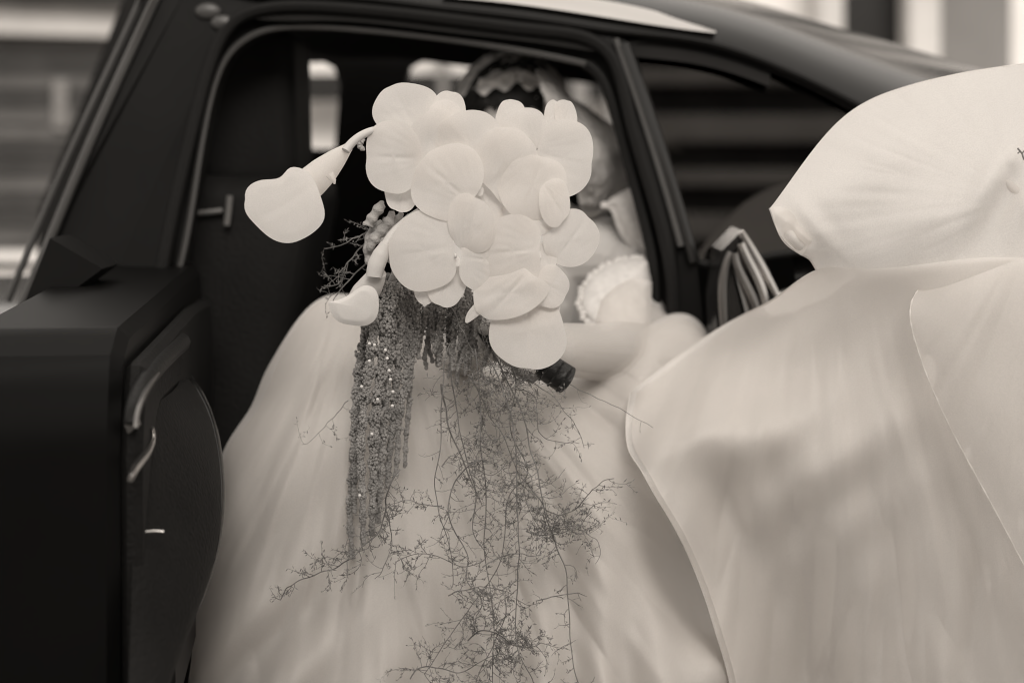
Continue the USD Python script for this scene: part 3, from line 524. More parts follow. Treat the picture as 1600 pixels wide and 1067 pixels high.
TB = [
 [(980, 420, 2.40), (1040, 400, 2.36), (1100, 380, 2.28), (1158, 352, 2.18), (1203, 327, 2.065), (1298, 203, 2.14), (1402, 140, 2.16), (1530, 110, 2.16), (1720, 88, 2.15)],
 [(985, 440, 2.42), (1045, 422, 2.38), (1105, 400, 2.30), (1163, 372, 2.16), (1211, 352, 2.05), (1312, 262, 2.06), (1412, 212, 2.06), (1535, 182, 2.06), (1720, 160, 2.06)],
 [(990, 470, 2.44), (1050, 450, 2.40), (1112, 425, 2.32), (1172, 398, 2.17), (1227, 382, 2.045), (1322, 322, 2.03), (1424, 286, 2.005), (1540, 258, 2.00), (1720, 245, 2.0)],
 [(1000, 500, 2.46), (1062, 475, 2.42), (1124, 450, 2.36), (1184, 424, 2.21), (1256, 401, 2.06), (1334, 374, 2.025), (1436, 350, 1.985), (1550, 330, 1.98), (1720, 335, 1.985)],
 [(985, 612, 2.27), (1062, 552, 2.35), (1148, 497, 2.42), (1212, 463, 2.27), (1274, 422, 2.095), (1348, 420, 2.03), (1448, 412, 1.985), (1560, 402, 1.975), (1720, 425, 1.98)],
 [(978, 662, 2.20), (1060, 605, 2.25), (1140, 560, 2.26), (1215, 530, 2.19), (1300, 500, 2.095), (1390, 482, 2.035), (1480, 468, 1.995), (1580, 455, 1.985), (1720, 465, 1.985)],
 [(982, 702, 2.15), (1050, 655, 2.15), (1130, 632, 2.13), (1215, 620, 2.12), (1300, 600, 2.09), (1400, 570, 2.05), (1490, 550, 2.03), (1585, 540, 2.01), (1720, 530, 2.0)],
 [(1000, 732, 2.09), (1055, 696, 2.075), (1135, 680, 2.06), (1220, 690, 2.06), (1310, 680, 2.05), (1405, 650, 2.03), (1495, 635, 2.03), (1590, 630, 2.02), (1720, 630, 2.02)],
 [(1024, 775, 2.06), (1075, 750, 2.09), (1150, 755, 2.095), (1235, 775, 2.095), (1325, 770, 2.08), (1410, 750, 2.05), (1500, 740, 2.04), (1592, 740, 2.03), (1720, 740, 2.02)],
 [(1062, 840, 2.07), (1105, 840, 2.11), (1175, 845, 2.145), (1255, 860, 2.15), (1340, 860, 2.11), (1420, 850, 2.07), (1505, 845, 2.06), (1595, 845, 2.04), (1720, 845, 2.03)],
 [(1100, 930, 2.09), (1140, 930, 2.14), (1205, 935, 2.195), (1275, 945, 2.20), (1350, 950, 2.14), (1430, 945, 2.09), (1510, 945, 2.07), (1598, 945, 2.05), (1720, 945, 2.04)],
 [(1122, 1000, 2.11), (1160, 1010, 2.16), (1220, 1020, 2.235), (1290, 1030, 2.24), (1360, 1035, 2.16), (1435, 1040, 2.10), (1515, 1040, 2.08), (1600, 1040, 2.06), (1720, 1040, 2.05)],
 [(1150, 1120, 2.13), (1185, 1120, 2.20), (1235, 1120, 2.27), (1300, 1120, 2.27), (1365, 1120, 2.17), (1440, 1120, 2.11), (1520, 1120, 2.09), (1600, 1120, 2.07), (1720, 1120, 2.06)],
 [(1180, 1480, 2.16), (1215, 1480, 2.26), (1260, 1480, 2.30), (1310, 1480, 2.26), (1370, 1480, 2.16), (1445, 1480, 2.12), (1525, 1480, 2.10), (1600, 1480, 2.08), (1720, 1480, 2.06)]]
# a second, sheerer layer floats over the skirt, and another over the train, each with folds of its own
def over(name, rows, base_dy, shift, gap, amp, label, nu, nv, seed, apex, fade=False):
    """A sheer sheet in front of another one, never closer to it than gap."""
    rows = [[(x + s, y, Y) for (x, y, Y), s in zip(r, shift)] for r in rows]
    V, Q, u, v = patch(rows, nu, nv)
    dx, dy = Q[0] - apex[0], Q[1] - apex[1]; r = np.hypot(dx, dy); th = np.arctan2(dx, dy)
    n1 = meshkit.fbm(np.stack([th * apex[2], r / 420, r * 0], -1), 3, seed); n2 = meshkit.fbm(np.stack([th * apex[2] * 2.6, r / 250, r * 0 + 3], -1), 2, seed + 5)
    lift = np.clip(1.5 * (n1 - 0.25), 0, 1) + 0.25 * n2
    if fade: lift = lift * np.clip((Q[1] - 440) / 220, 0.0, 1)
    V = P(Q[0], Q[1], Q[2] + base_dy(Q[0], Q[1]) - gap - amp * lift)
    return obj(name, grid_mesh(V), 'veil', person, smooth=True, label=label), V
sk_dy = lambda x, y: folds(x, y, FK) + rays(x, y, (600, 380), 9, 0.014, 80, 520, 41)
over('outer_skirt', SK[1:], sk_dy, (6, 4, 2, 0, 0, 0, 0, 0), 0.010, 0.026, 'sheer outer layer of the skirt', 240, 300, 13, (560, 330, 7))
FT = [(0.014, 130, -0.10, 0.9, (1430, 950, 230)), (0.009, 100, 0.95, 0.4, (1290, 730, 130)), (0.010, 90, -0.5, 1.7, (1130, 830, 130)), (0.007, 120, 1.25, 0.2, (1180, 560, 140)), (0.006, 60, 0.1, 2.2, (1300, 1020, 130))]
FT += [(0.010, 70, 0.5, 0.3, (1560, 300, 70)), (0.007, 160, 0.95, 1.9, (1430, 200, 150)), (0.005, 45, -0.6, 0.5, (1250, 370, 45)), (0.006, 140, 0.9, 0.0, (1420, 430, 150)), (0.006, 60, 0.05, 0.7, (1480, 960, 160)), (0.005, 200, 1.1, 0.0, (1340, 690, 120))]
V, S, u, v = patch(TB, 330, 330)
low = np.clip((S[1] - 640) / 160, 0, 1)
up_ = 1 - np.clip((S[1] - 560) / 120, 0, 1)
V = P(S[0], S[1], S[2] + low * rays(S[0], S[1], (1330, -150), 17, 0.008, 500, 1150, 51) + up_ * rays(S[0], S[1], (1590, 310), 4.5, 0.0048, 30, 330, 61) + folds(S[0], S[1], FT) + 0.006 * (meshkit.fbm(np.stack([S[0] / 130, S[1] / 190, S[0] * 0], -1), 3, 8) - 0.5) * 2)
tm = grid_mesh(V); iu, iv = np.meshgrid(np.arange(329), np.arange(329), indexing='ij'); cut = ((iu < 329 * 4 / 13) & (iv < 329 * 4 / 8)).ravel()
tm.update_faces(~np.r_[cut, cut]); tm.remove_unreferenced_vertices()
train = obj('train', tm, 'train', person, smooth=True, label='billowing train of the dress, held up to the right')
r0, c0 = int(329 * 4 / 13) + 1, int(329 * 4 / 8) + 1
hem = np.vstack([V[::3, 0][r0 // 3 + 1:][::-1], V[r0, 0:c0:3], V[r0:0:-3, c0], V[0, c0::3]])
obj('hem', tube(hem, 0.0008, 6), 'organza', train)
tr_dy = lambda x, y: np.clip((y - 640) / 160, 0, 1) * rays(x, y, (1330, -150), 17, 0.008, 500, 1150, 51) + folds(x, y, FT)
ot, V2 = over('outer_train', TB[4:], tr_dy, (10, 10, 8, 4, 0, 0, 0, 0, 0), 0.006, 0.028, 'sheer outer layer hanging in front of the train', 240, 300, 23, (1280, 60, 10), True)
fl, FV = sheet('ruffled_tip', [[(1201, 326, 2.045), (1222, 324, 2.045), (1246, 336, 2.05), (1268, 352, 2.055)], [(1208, 346, 2.028), (1228, 344, 2.02), (1250, 352, 2.035), (1270, 364, 2.05)], [(1220, 368, 2.026), (1238, 366, 2.034), (1256, 368, 2.02), (1272, 376, 2.05)], [(1252, 400, 2.04), (1258, 392, 2.03), (1264, 384, 2.035), (1272, 380, 2.055)]], 'veil', [(0.003, 26, 0.8, 0.3, (1235, 365, 40))], 40, 40, seed=44, noise_amp=0.002)
crease = lambda pts, Y, r: tube(P(*np.array(spline(pts, 20)).T, Y), r * np.sin(np.linspace(0.25, 2.9, 20)), 8)
OV = [
 [(1436, 452, 2.03), (1475, 448, 2.00), (1520, 432, 1.97), (1565, 415, 1.96), (1620, 398, 1.96), (1760, 380, 1.96)],
 [(1422, 492, 2.00), (1465, 492, 1.965), (1515, 485, 1.945), (1565, 475, 1.94), (1620, 466, 1.94), (1760, 450, 1.94)],
 [(1434, 546, 1.985), (1480, 545, 1.95), (1530, 540, 1.935), (1578, 535, 1.93), (1630, 530, 1.93), (1760, 520, 1.93)],
 [(1462, 620, 1.975), (1508, 618, 1.945), (1550, 616, 1.93), (1592, 612, 1.925), (1640, 610, 1.925), (1760, 605, 1.93)],
 [(1508, 712, 1.965), (1545, 710, 1.94), (1580, 708, 1.925), (1615, 706, 1.92), (1655, 704, 1.92), (1760, 700, 1.93)],
 [(1556, 800, 1.955), (1585, 800, 1.94), (1612, 800, 1.925), (1640, 800, 1.92), (1680, 800, 1.92), (1770, 800, 1.93)],
 [(1604, 890, 1.95), (1625, 892, 1.94), (1645, 895, 1.93), (1670, 897, 1.92), (1700, 900, 1.92), (1780, 900, 1.93)],
 [(1690, 1040, 1.95), (1700, 1042, 1.94), (1715, 1045, 1.93), (1730, 1047, 1.92), (1750, 1050, 1.92), (1800, 1050, 1.93)]]
OV = [[(x, y, Y - 0.03) for x, y, Y in r] for r in OV]
ov, VOV = sheet('overlay', OV, 'sheer', [(0.006, 110, 0.3, 0.2, (1540, 560, 160))], 120, 90, seed=31, ray=[((1640, 300), 7, 0.006, 60, 400, 5)], label='sheer overlay panel with a stitched edge')
obj('stitched_edge', tube(VOV[:, 0], 0.0008 + 0.0004 * np.sin(np.arange(120) * 0.9), 6), 'organza', ov)
# gathered knot of cloth at the right edge
kn = []
for pts, Y, r in (([(1556, 268), (1575, 252), (1600, 246), (1640, 250)], 1.985, 0.012), ([(1552, 276), (1580, 292), (1610, 318), (1640, 330)], 1.965, 0.014), ([(1578, 352), (1572, 335), (1585, 322), (1610, 320)], 1.96, 0.008)):
    c = spline(pts, 24); kn.append(tube(P(c[:, 0], c[:, 1], Y + 0.030), r * 0.5 * (0.35 + 0.65 * np.sin(np.linspace(0.1, 2.2, 24))), 12))
obj('gathered_folds', cat(*kn), 'sheer', person, smooth=True)

# ---------------------------------------------------------------- the bouquet
bq = thing('bridal_bouquet', 'bouquet of white orchids and calla lilies with hanging amaranth and trailing dry vines', 'bouquet', tuple(GRIP0))
W0 = K * 2.05
def petal_mesh(px, py, Y, rx, ry, rot=0.0, ax=0.0, ay=0.0, cup=0.25, ruffle=0.05, seed=0, point=0.0, n=(18, 64), out=None):
    """A cupped petal facing the camera: half-axes rx, ry in picture units, turned by rot in its plane and tipped by ax, ay."""
    Y = 2.045 + 0.55 * (Y - 2.045)
    rr, ph = np.meshgrid(np.linspace(0.0, 1, n[0]) ** 0.8, np.linspace(0, 2 * np.pi, n[1] + 1), indexing='ij')
    rs = np.random.default_rng(seed); k1, k2, k3 = rs.uniform(0, 6.28, 3)
    edge = 1 + ruffle * (np.sin(2 * ph + k1) + 0.6 * np.sin(3 * ph + k2) + 0.35 * np.sin(5 * ph + k3)) + point * np.exp(-((ph - 3 * np.pi / 2) / 0.25) ** 2)
    sq = (np.abs(np.cos(ph)) ** 2.5 + np.abs(np.sin(ph)) ** 2.5) ** (-1 / 2.5)
    edge = edge * (0.55 + 0.45 * sq) * 1.03; ax, ay = ax * 0.55, ay * 0.55
    x, z = rr * edge * np.cos(ph) * rx * W0, rr * edge * np.sin(ph) * ry * W0
    r = max(rx, ry) * W0
    p0 = math.pi / 2 if out is None else out + rot
    base = np.exp(-((np.mod(ph - p0 - math.pi + math.pi, 2 * math.pi) - math.pi) / 0.55) ** 2); tip = np.exp(-((np.mod(ph - p0 + math.pi, 2 * math.pi) - math.pi) / 0.20) ** 2)
    sc_ = 1 - 0.14 * base * rr - 0.045 * tip * rr ** 3; x, z = x * sc_, z * sc_
    al, pe = x * math.cos(p0) + z * math.sin(p0), -x * math.sin(p0) + z * math.cos(p0)
    vein = np.arctan2(pe, al + 1.15 * r)
    y = -cup * r * (1 - rr ** 2) * 0.30 + 0.035 * r * rr ** 2 * np.sin(3 * ph + k2) + 0.03 * r * np.exp(-(pe / (0.07 * r)) ** 2) * np.clip(0.9 - al / r * 0.5, 0, 1) * (1 - rr ** 3) + 0.004 * r * np.sin(vein * 34 + k3) * (1 - rr ** 4) + 0.02 * r * rr * np.sin(4 * ph + k1)
    y = y + 0.10 * r * np.clip(rr - 0.72, 0, 1) ** 1.3                 # the rim curls back
    v = np.stack([x, y, z], -1)
    c, s = math.cos(rot), math.sin(rot); v = v @ np.array([[c, 0, s], [0, 1, 0], [-s, 0, c]])
    c, s = math.cos(ax), math.sin(ax); v = v @ np.array([[1, 0, 0], [0, c, s], [0, -s, c]])
    c, s = math.cos(ay), math.sin(ay); v = v @ np.array([[c, s, 0], [-s, c, 0], [0, 0, 1]])
    return grid_mesh(v + pt(px, py, Y))
FLOWERS = [  # centre, then petals: px, py, depth, rx, ry, turn, tip x, tip y, cup
 ((650, 240, 2.055), [(633, 170, 2.085, 53, 39, 0.1, 0.5, -0.2, .2), (700, 172, 2.10, 27, 30, 0.2, 0.4, 0.2, .2), (616, 246, 2.05, 46, 58, -0.1, 0.1, -0.4, .25), (686, 232, 2.05, 52, 56, 0.3, 0.25, 0.1, .25), (627, 303, 2.09, 27, 27, 0, -0.4, -0.2, .2), (694, 180, 2.06, 24, 24, 0, .3, 0, .3)]),
 ((748, 290, 2.035), [(737, 228, 2.045, 58, 52, 0.2, 0.35, 0.0, .22), (700, 285, 2.02, 56, 57, -0.3, -0.1, -0.3, .25), (795, 262, 2.035, 50, 62, 0.15, 0.1, 0.25, .25), (760, 318, 2.06, 30, 34, 0, -0.4, 0, .2)]),
 ((845, 255, 2.045), [(797, 186, 2.10, 22, 33, -0.15, 0.5, 0, .3), (815, 208, 2.06, 38, 40, 0.1, 0.4, 0, .25), (862, 182, 2.10, 12, 27, -0.1, 0.4, 0, .3), (884, 184, 2.095, 18, 28, 0.15, 0.4, 0.2, .3), (880, 248, 2.06, 51, 57, -0.2, 0.1, 0.4, .22), (832, 290, 2.03, 50, 54, 0, -0.15, 0.1, .25), (866, 315, 2.02, 25, 36, 0.1, -0.2, 0.3, .3), (840, 342, 2.035, 38, 24, 0.4, -0.4, 0.2, .2)]),
 ((712, 400, 2.025), [(663, 392, 2.03, 57, 60, 0.15, 0.0, -0.35, .25), (698, 440, 2.05, 32, 37, 0, -0.45, -0.1, .25), (736, 352, 2.01, 36, 46, 0.1, 0.25, 0.0, .3), (757, 405, 2.025, 44, 46, 0, 0.0, 0.2, .25), (664, 452, 2.06, 18, 22, 0, -0.4, -0.1, .25)]),
 ((838, 388, 2.04), [(800, 392, 2.02, 52, 52, 0, 0.0, -0.1, .22), (891, 374, 2.05, 47, 42, 0.35, 0.15, 0.35, .25), (838, 412, 2.045, 30, 36, 0, -0.2, 0, .2), (806, 352, 2.06, 28, 36, 0.3, 0.3, 0, .2)]),
 ((836, 455, 2.03), [(796, 458, 2.015, 60, 36, 0.38, -0.1, -0.2, .22), (860, 448, 2.035, 28, 33, -0.4, 0.0, 0.4, .25), (747, 482, 2.03, 9, 28, -0.75, -0.2, -0.3, .2)]),
 ((826, 490, 2.05), [(825, 517, 2.04, 60, 57, 0.0, -0.35, 0.1, .24), (822, 486, 2.055, 52, 28, 0, 0.3, 0, .2)])]
sd = 100
for c, petals in FLOWERS:
    col = obj('orchid_bloom', cat(ball(pt(c[0], c[1], c[2] - 0.002), (0.002, 0.003, 0.003), 2), petal_mesh(c[0] + 2, c[1] + 9, c[2] - 0.001, 6, 8, 0.3, -0.8, 0.2, 0.7, 0.12, sd)), 'petal2', bq, smooth=True)
    for p in petals:
        sd += 1; obj('petal', petal_mesh(*p, seed=sd, out=math.atan2(-(p[1] - c[1]), p[0] - c[0] + 1e-6)), 'petal', col, smooth=True)
def funnel(path_px, Ys, rad_px, flare=1.0, m='petal2'):
    c = spline(path_px, 36); Y = np.interp(np.linspace(0, 1, 36), np.linspace(0, 1, len(Ys)), Ys); r = np.interp(np.linspace(0, 1, 36), np.linspace(0, 1, len(rad_px)), rad_px)
    return tube(P(c[:, 0], c[:, 1], Y), gaussian_filter1d(r, 1.2, mode='nearest') * W0, 24, True)
def poly_petal(poly, Y, tilt=(0.0, 0.0), cup=0.012, crease=None):
    pg = spline(poly + poly[:1], 61)[:-1]; c = pg.mean(0); rr = np.linspace(0, 1, 18)
    q = c + (pg - c)[None] * rr[:, None, None]; q = np.concatenate([q, q[:, :1]], 1)
    dx, dy = (q[..., 0] - c[0]) * W0, (q[..., 1] - c[1]) * W0
    Yv = Y + tilt[0] * dx + tilt[1] * dy - cup * (1 - rr[:, None] ** 2) + 0.010 * np.clip(rr[:, None] - 0.75, 0, 1)
    if crease is not None:
        a, b = np.array(crease, float); n = np.array([-(b - a)[1], (b - a)[0]]) / np.linalg.norm(b - a); s = ((q - a) @ n) * W0
        Yv = Yv + 0.0012 * np.exp(-(s / 0.006) ** 2) + 0.06 * np.clip(s, -0.1, 0)
    return grid_mesh(P(q[..., 0], q[..., 1], Yv))
st = obj('calla_lily', funnel([(592, 203), (575, 207), (556, 218), (540, 236)], [2.06, 2.04], [6, 6.5, 7]), 'stem', bq, label='single calla lily reaching out to the left')
obj('tube', funnel([(545, 230), (528, 246), (505, 268), (482, 289), (466, 302)], [2.05, 2.075], [7, 16, 23, 26, 22]), 'petal', st)
obj('tip', tube(P([515, 522, 523], [272, 283, 288], 2.02), [0.006, 0.003, 0.001], 8), 'petal', st)
obj('spathe', poly_petal([(383, 312), (389, 291), (412, 281), (438, 277), (452, 263), (466, 262), (482, 270), (492, 284), (502, 310), (507, 340), (496, 358), (476, 372), (452, 380), (428, 375), (410, 362), (396, 348), (385, 334)], 2.005, (0.15, -0.05), 0.004, ((388, 352), (480, 298))), 'petal', st, smooth=True)
st = obj('calla_lily', funnel([(655, 332), (632, 348), (612, 368), (600, 388)], [2.08, 2.06], [7, 7, 7.5]), 'stem', bq, label='calla lily hanging down at the left of the bouquet')
obj('tube', funnel([(603, 380), (596, 396), (589, 412), (584, 432)], [2.06, 2.06], [8, 13, 14, 12]), 'petal2', st)
st = obj('calla_lily', funnel([(600, 398), (592, 415), (585, 432)], [2.075, 2.07], [7, 10, 13]), 'stem', bq, label='calla lily opening downwards over the knee')
obj('tube', funnel([(590, 425), (580, 445), (568, 462), (560, 474)], [2.075, 2.10], [14, 19, 22, 20]), 'petal2', st)
obj('spathe', poly_petal([(513, 471), (530, 468), (552, 456), (570, 446), (586, 452), (592, 474), (588, 496), (574, 508), (550, 508), (530, 503), (519, 492)], 2.05, (0.1, 0.05), 0.003), 'petal2', st, smooth=True)
# throats and stems between the blooms
for a, b in (((768, 318), (760, 350)), ((748, 288), (752, 300)), ((690, 345), (684, 358))):
    obj('stem', tube(P([a[0], b[0]], [a[1], b[1]], 2.07), 0.006, 8), 'throat', bq)
# pale tassels at the upper left
for k, (pts, r) in enumerate(([[(600, 318), (585, 336), (575, 352), (580, 345)], 0.0075], [[(612, 330), (604, 352), (586, 372), (578, 392)], 0.008], [[(628, 332), (618, 350), (606, 366), (590, 380)], 0.007], [[(640, 336), (628, 358), (616, 385), (606, 410)], 0.008], [[(596, 345), (578, 372), (576, 398), (584, 420)], 0.007], [[(570, 235), (562, 226), (570, 218)], 0.004], [[(645, 350), (640, 380), (628, 410), (610, 440)], 0.008])):
    c = spline(pts, 40); rad = r * (0.92 + 0.12 * np.sin(np.arange(40) * 0.7 + k)) * np.clip(np.minimum(np.linspace(0.4, 4, 40), np.linspace(4, 0.4, 40)), 0, 1)
    obj('tassel', tube(P(c[:, 0], c[:, 1], 2.09 + 0.004 * k), rad, 10), 'tassel', bq)
# hanging amaranth: ropes of tiny clustered flowers
ico = trimesh.creation.icosphere(0); 
def beads(path, n, rope, size, rs):
    t = np.sort(rs.uniform(0, 1, n)); N = len(path) - 1; i = np.minimum((t * N).astype(int), N - 1); p = path[i] + (path[i + 1] - path[i]) * (t * N - i)[:, None]
    taper = (1.0 - 0.65 * t ** 2.5)[:, None] * (0.8 + 0.25 * np.sin(t * 70 + rs.uniform(0, 6)))[:, None]
    o = rs.normal(size=(n, 3)); o /= np.linalg.norm(o, axis=1, keepdims=True); o[:, 2] *= 0.5
    c = p + o * rope * taper * rs.uniform(0.55, 1.0, (n, 1)); s = size * rs.uniform(0.6, 1.35, (n, 1, 1))
    v = ico.vertices[None] * s * np.array([1, 1, 1.25]) + c[:, None]; f = ico.faces[None] + (np.arange(n) * len(ico.vertices))[:, None, None]
    return trimesh.Trimesh(v.reshape(-1, 3), f.reshape(-1, 3), process=False)
ST = [  # top x, top y, bottom x, bottom y, sag x, depth, rope radius
 (590, 440, 556, 800, -14, 2.10, .0105), (600, 440, 566, 850, -10, 2.085, .0115), (612, 445, 580, 835, -6, 2.08, .0115), (622, 450, 596, 790, -4, 2.085, .0115), (632, 455, 606, 760, 0, 2.10, .0105),
 (604, 430, 548, 872, -12, 2.115, .010), (618, 440, 588, 815, -6, 2.12, .0105), (642, 455, 618, 742, 4, 2.10, .009), (630, 450, 633, 730, 8, 2.12, .0055), (650, 470, 640, 610, 4, 2.11, .009),
 (664, 480, 652, 560, 0, 2.12, .008), (690, 470, 684, 545, 2, 2.11, .009), (704, 470, 700, 555, 2, 2.12, .009), (722, 465, 722, 545, 0, 2.11, .008), (738, 475, 742, 560, 3, 2.12, .008), (676, 478, 668, 575, -2, 2.13, .006), (712, 480, 716, 600, 6, 2.13, .005), (752, 500, 764, 570, 6, 2.11, .006)]
rs = np.random.default_rng(5)
for k in range(20):
    x = 598 + 8.4 * k + rs.normal() * 4; y = 428 + rs.uniform(0, 40); ST.append((x, y, x + rs.normal() * 8, rs.uniform(525, 590), rs.normal() * 5, 2.09 + rs.uniform(0, 0.05), rs.uniform(0.005, 0.009)))
for k, (x0, y0, x1, y1, sx, Y, r) in enumerate(ST):
    ln = y1 - y0; c = spline([(x0, y0), (x0 * .62 + x1 * .38 + sx, y0 + ln * .35), (x1 * .8 + x0 * .2 + sx * .6, y0 + ln * .7), (x1, y1)], 40)
    c[:, 0] += gaussian_filter1d(rs.normal(size=40), 4) * 9 * np.linspace(0.2, 1, 40)
    obj('amaranth_strand', beads(P(c[:, 0], c[:, 1], Y + 0.03 + rs.normal() * 0.008), int(ln * 6.5 * r / 0.0105) + 80, r * rs.uniform(0.75, 1.0), 0.0017, rs), 'amaranth', bq, smooth=False)
for x, y in ((577, 537), (585, 539), (577, 564), (602, 547), (608, 579), (610, 593), (565, 604), (590, 624), (613, 634), (581, 678), (562, 774), (614, 612), (605, 560)):
    obj('pearl', ball(pt(x, y, 2.068), 0.0023, 1), 'bead', bq, smooth=True)
# wrapped handle
obj('handle', tube(np.array([GRIP0 - gd * 0.02, GRIP0, GRIP0 * .5 + GRIP1 * .5, GRIP1, GRIP1 + gd * 0.002]), [0.012, 0.021, 0.0185, 0.020, 0.016], 20), 'ribbon', bq)
hs = [tube(np.linspace(GRIP0 * (1 - a) + GRIP1 * a + [-.01, -.019, -.016], GRIP0 * (1 - a) + GRIP1 * a + [.012, -.019, .016], 6), 0.0016, 6) for a in np.linspace(0.1, 0.95, 8)]
obj('ribbon_edge', cat(*hs), 'ribbon', bq)
obj('ribbon_tail', grid_mesh(np.stack([P([786, 800, 815, 832], [552, 575, 592, 600], 2.10), P([800, 818, 832, 842], [556, 572, 582, 592], 2.105)], 1)), 'vine', bq, smooth=True)

# trailing vines: thin stems with side twigs and tiny clustered leaves
VINES = [([(770, 545), (790, 590), (812, 640), (832, 705), (845, 770), (866, 840), (884, 900), (890, 980), (910, 1080)], .0011, 2.06, 1.0),
 ([(705, 540), (692, 600), (688, 700), (681, 735), (684, 790), (700, 850), (706, 920)], .0009, 2.05, 0.6),
 ([(760, 715), (716, 745), (702, 790), (712, 830), (731, 870), (728, 905), (748, 930), (745, 960)], .0010, 2.04, 0.9),
 ([(745, 545), (750, 620), (752, 700), (760, 780), (758, 860), (768, 940), (772, 1000), (768, 1080)], .0010, 2.07, 1.3),
 ([(765, 560), (795, 640), (806, 710), (808, 800), (812, 860), (809, 920), (806, 1010), (826, 1050), (830, 1090)], .0011, 2.05, 1.2),
 ([(622, 735), (606, 770), (602, 800), (592, 830), (560, 860), (535, 880), (505, 892), (470, 905), (452, 918), (438, 937)], .0011, 2.06, 1.5),
 ([(602, 800), (610, 850), (600, 880), (588, 905)], .0008, 2.06, 1.2), ([(690, 790), (660, 786), (630, 782), (605, 792)], .0007, 2.05, 1.4),
 ([(790, 560), (805, 620), (800, 680), (825, 740), (800, 770), (790, 830), (770, 900), (740, 940), (705, 990), (660, 1050)], .0009, 2.08, 1.2),
 ([(706, 545), (712, 640), (732, 720), (744, 790), (740, 830), (760, 870), (726, 885), (690, 872), (620, 880)], .0009, 2.07, 1.4),
 ([(812, 745), (850, 790), (872, 805), (895, 798), (918, 775), (940, 752), (960, 745)], .0009, 2.06, 1.5),
 ([(840, 810), (880, 825), (915, 830), (935, 850), (930, 880)], .0006, 2.08, 1.3), ([(820, 830), (870, 835), (900, 822), (925, 800)], .0008, 2.05, 1.6),
 ([(755, 885), (790, 868), (818, 865), (845, 870)], .0009, 2.04, 0.7), ([(838, 938), (870, 930), (900, 926), (918, 930)], .0008, 2.05, 0.5), ([(700, 930), (740, 920), (770, 918), (800, 930)], .0008, 2.05, 1.4),
 ([(735, 1000), (765, 985), (790, 1000), (815, 1010), (845, 1005)], .0010, 2.05, 2.0), ([(640, 1060), (670, 1040), (710, 1050), (740, 1040), (790, 1020)], .0009, 2.05, 1.3), ([(790, 940), (770, 1010), (745, 1060), (740, 1090)], .0008, 2.05, 1.0),
 ([(780, 580), (815, 590), (850, 610), (880, 640), (900, 668), (915, 700)], .0007, 2.10, 1.2), ([(888, 600), (925, 618), (970, 640), (1022, 668)], .0006, 2.13, 0.2), ([(800, 610), (840, 640), (845, 680), (870, 690), (905, 690)], .0007, 2.10, 1.2),
 ([(545, 625), (530, 640), (512, 660), (490, 685), (474, 695)], .0005, 2.14, 1.0), ([(740, 560), (775, 600), (800, 606), (830, 600)], .0007, 2.08, 1.5), ([(735, 580), (760, 640), (790, 690), (815, 760), (848, 830)], .0008, 2.09, 1.3),
 ([(690, 730), (720, 715), (760, 740), (790, 720)], .0007, 2.06, 1.0), ([(600, 340), (570, 380), (545, 410), (530, 440), (506, 450)], .0012, 2.13, 1.4), ([(585, 360), (560, 370), (530, 385), (505, 388)], .0010, 2.15, 1.2), ([(580, 400), (555, 430), (530, 455), (520, 470)], .0011, 2.14, 1.5),
 ([(760, 470), (775, 510), (782, 560), (800, 620)], .0009, 2.09, 1.2), ([(735, 470), (752, 520), (765, 560)], .0009, 2.08, 1.2), ([(700, 470), (720, 510), (742, 555)], .0011, 2.09, 0.8),
 ([(690, 600), (710, 690), (740, 760), (752, 790)], .0013, 2.11, 0.3)]
DENSE = [(740, 690, 40), (790, 745, 40), (840, 760, 40), (845, 830, 50), (800, 1010, 55), (730, 940, 40), (650, 875, 40), (550, 880, 45), (600, 800, 35), (880, 820, 40), (715, 530, 50), (650, 1060, 50), (810, 940, 30), (760, 600, 60), (690, 800, 30)]
def leaf_quads(c, dirs, ln, wd, rs):
    n = len(c); o = rs.normal(size=(n, 3)); s = np.cross(dirs, o); s /= np.linalg.norm(s, axis=1, keepdims=True) + 1e-9
    l, w = (ln * rs.uniform(0.6, 1.4, n))[:, None], (wd * rs.uniform(0.6, 1.3, n))[:, None]
    v = np.stack([c, c + dirs * l * .5 + s * w, c + dirs * l, c + dirs * l * .5 - s * w], 1)
    f = (np.arange(n) * 4)[:, None, None] + np.array([[0, 1, 2], [0, 2, 3]])[None]
    return trimesh.Trimesh(v.reshape(-1, 3), f.reshape(-1, 3), process=False)
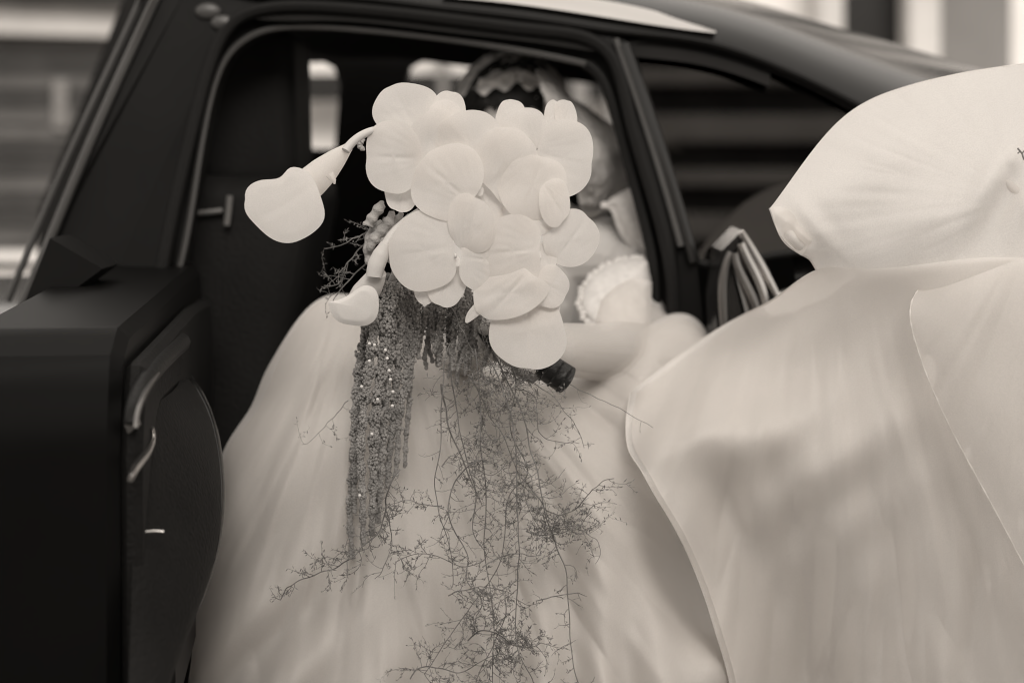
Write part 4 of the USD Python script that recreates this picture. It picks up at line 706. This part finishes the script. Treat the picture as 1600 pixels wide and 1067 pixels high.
for k, (pts, r, Y, dens) in enumerate(VINES):
    rs = np.random.default_rng(300 + k); c = spline(pts, max(14, int(len(pts) * 9))); n = len(c)
    c = c + gaussian_filter1d(rs.normal(size=c.shape), 2, axis=0) * 3.0
    Yp = Y + 0.012 * gaussian_filter1d(rs.normal(size=n), 5) * 3; main = P(c[:, 0], c[:, 1], Yp)
    arc = np.r_[0, np.cumsum(np.linalg.norm(np.diff(c, axis=0), axis=1))]
    parts = [tube(main, np.linspace(r, r * 0.55, n), 5, False)]; lc, ld = [], []
    s = rs.uniform(5, 15)
    while s < arc[-1]:
        i = int(np.clip(np.searchsorted(arc, s), 1, n - 1)); x, y = c[i]
        dn = dens * (0.85 + 1.2 * max([math.exp(-((x - a) ** 2 + (y - b) ** 2) / (q * q)) for a, b, q in DENSE]))
        s += rs.uniform(8, 26) / max(dn, 0.15)
        tang = c[i] - c[i - 1]; tang /= np.linalg.norm(tang) + 1e-9; side = rs.choice([-1, 1]); ang = side * rs.uniform(0.6, 1.5)
        dr = np.array([tang[0] * math.cos(ang) - tang[1] * math.sin(ang), tang[0] * math.sin(ang) + tang[1] * math.cos(ang)])
        ln = rs.uniform(10, 46) * (0.7 + 0.3 * min(dn, 2)); m = 8; q = [np.array([x, y])]; bend = rs.normal() * 0.12
        for j in range(m):
            cs, sn = math.cos(bend + rs.normal() * 0.16), math.sin(bend + rs.normal() * 0.16); dr = np.array([dr[0] * cs - dr[1] * sn, dr[0] * sn + dr[1] * cs]); q.append(q[-1] + dr * ln / m)
        q = np.array(q); yy = Yp[i] + np.linspace(0, rs.normal() * 0.02, m + 1); tw = P(q[:, 0], q[:, 1], yy); parts.append(tube(tw, np.linspace(r * 0.5, r * 0.25, m + 1), 3, False))
        nl = int(rs.integers(4, 12) * min(dn, 2.5)); jj = rs.integers(2, m + 1, nl); d3 = (tw[jj] - tw[jj - 1]); d3 /= np.linalg.norm(d3, axis=1, keepdims=True) + 1e-9
        lc.append(tw[jj] + rs.normal(size=(nl, 3)) * 0.0008); dd = d3 + rs.normal(size=(nl, 3)) * 0.8; ld.append(dd / np.linalg.norm(dd, axis=1, keepdims=True))
        if rs.uniform() < 0.5 * min(dn, 1.6):
            j = int(rs.integers(2, m)); a2 = rs.choice([-1, 1]) * rs.uniform(0.5, 1.2); d2 = q[j] - q[j - 1]; d2 = np.array([d2[0] * math.cos(a2) - d2[1] * math.sin(a2), d2[0] * math.sin(a2) + d2[1] * math.cos(a2)])
            q2 = q[j] + d2[None] * np.arange(5)[:, None] + rs.normal(size=(5, 2)) * 0.7; tw2 = P(q2[:, 0], q2[:, 1], yy[j]); parts.append(tube(tw2, r * 0.28, 3, False))
            lc.append(tw2[1:]); e = rs.normal(size=(4, 3)); ld.append(e / np.linalg.norm(e, axis=1, keepdims=True))
    vp = obj('vine', cat(*parts), 'vine', bq, smooth=True)
    if lc: cd(obj('leaves', leaf_quads(np.vstack(lc), np.vstack(ld), 0.0055, 0.0007, rs), 'vine', vp, smooth=False), kind='stuff')
# a sprig caught in the cloth at the right edge
sp = thing('twig', 'tiny dark twig caught in the gathered cloth at the right edge', 'twig', tuple(pt(1596, 240, 1.97)))
obj('stem', cat(tube(P([1600, 1597, 1590], [250, 240, 232], 1.97), 0.0011, 6), tube(P([1597, 1603, 1606], [240, 233, 226], 1.97), 0.0009, 6), tube(P([1594, 1590], [237, 240], 1.97), 0.0008, 6)), 'vine', sp)
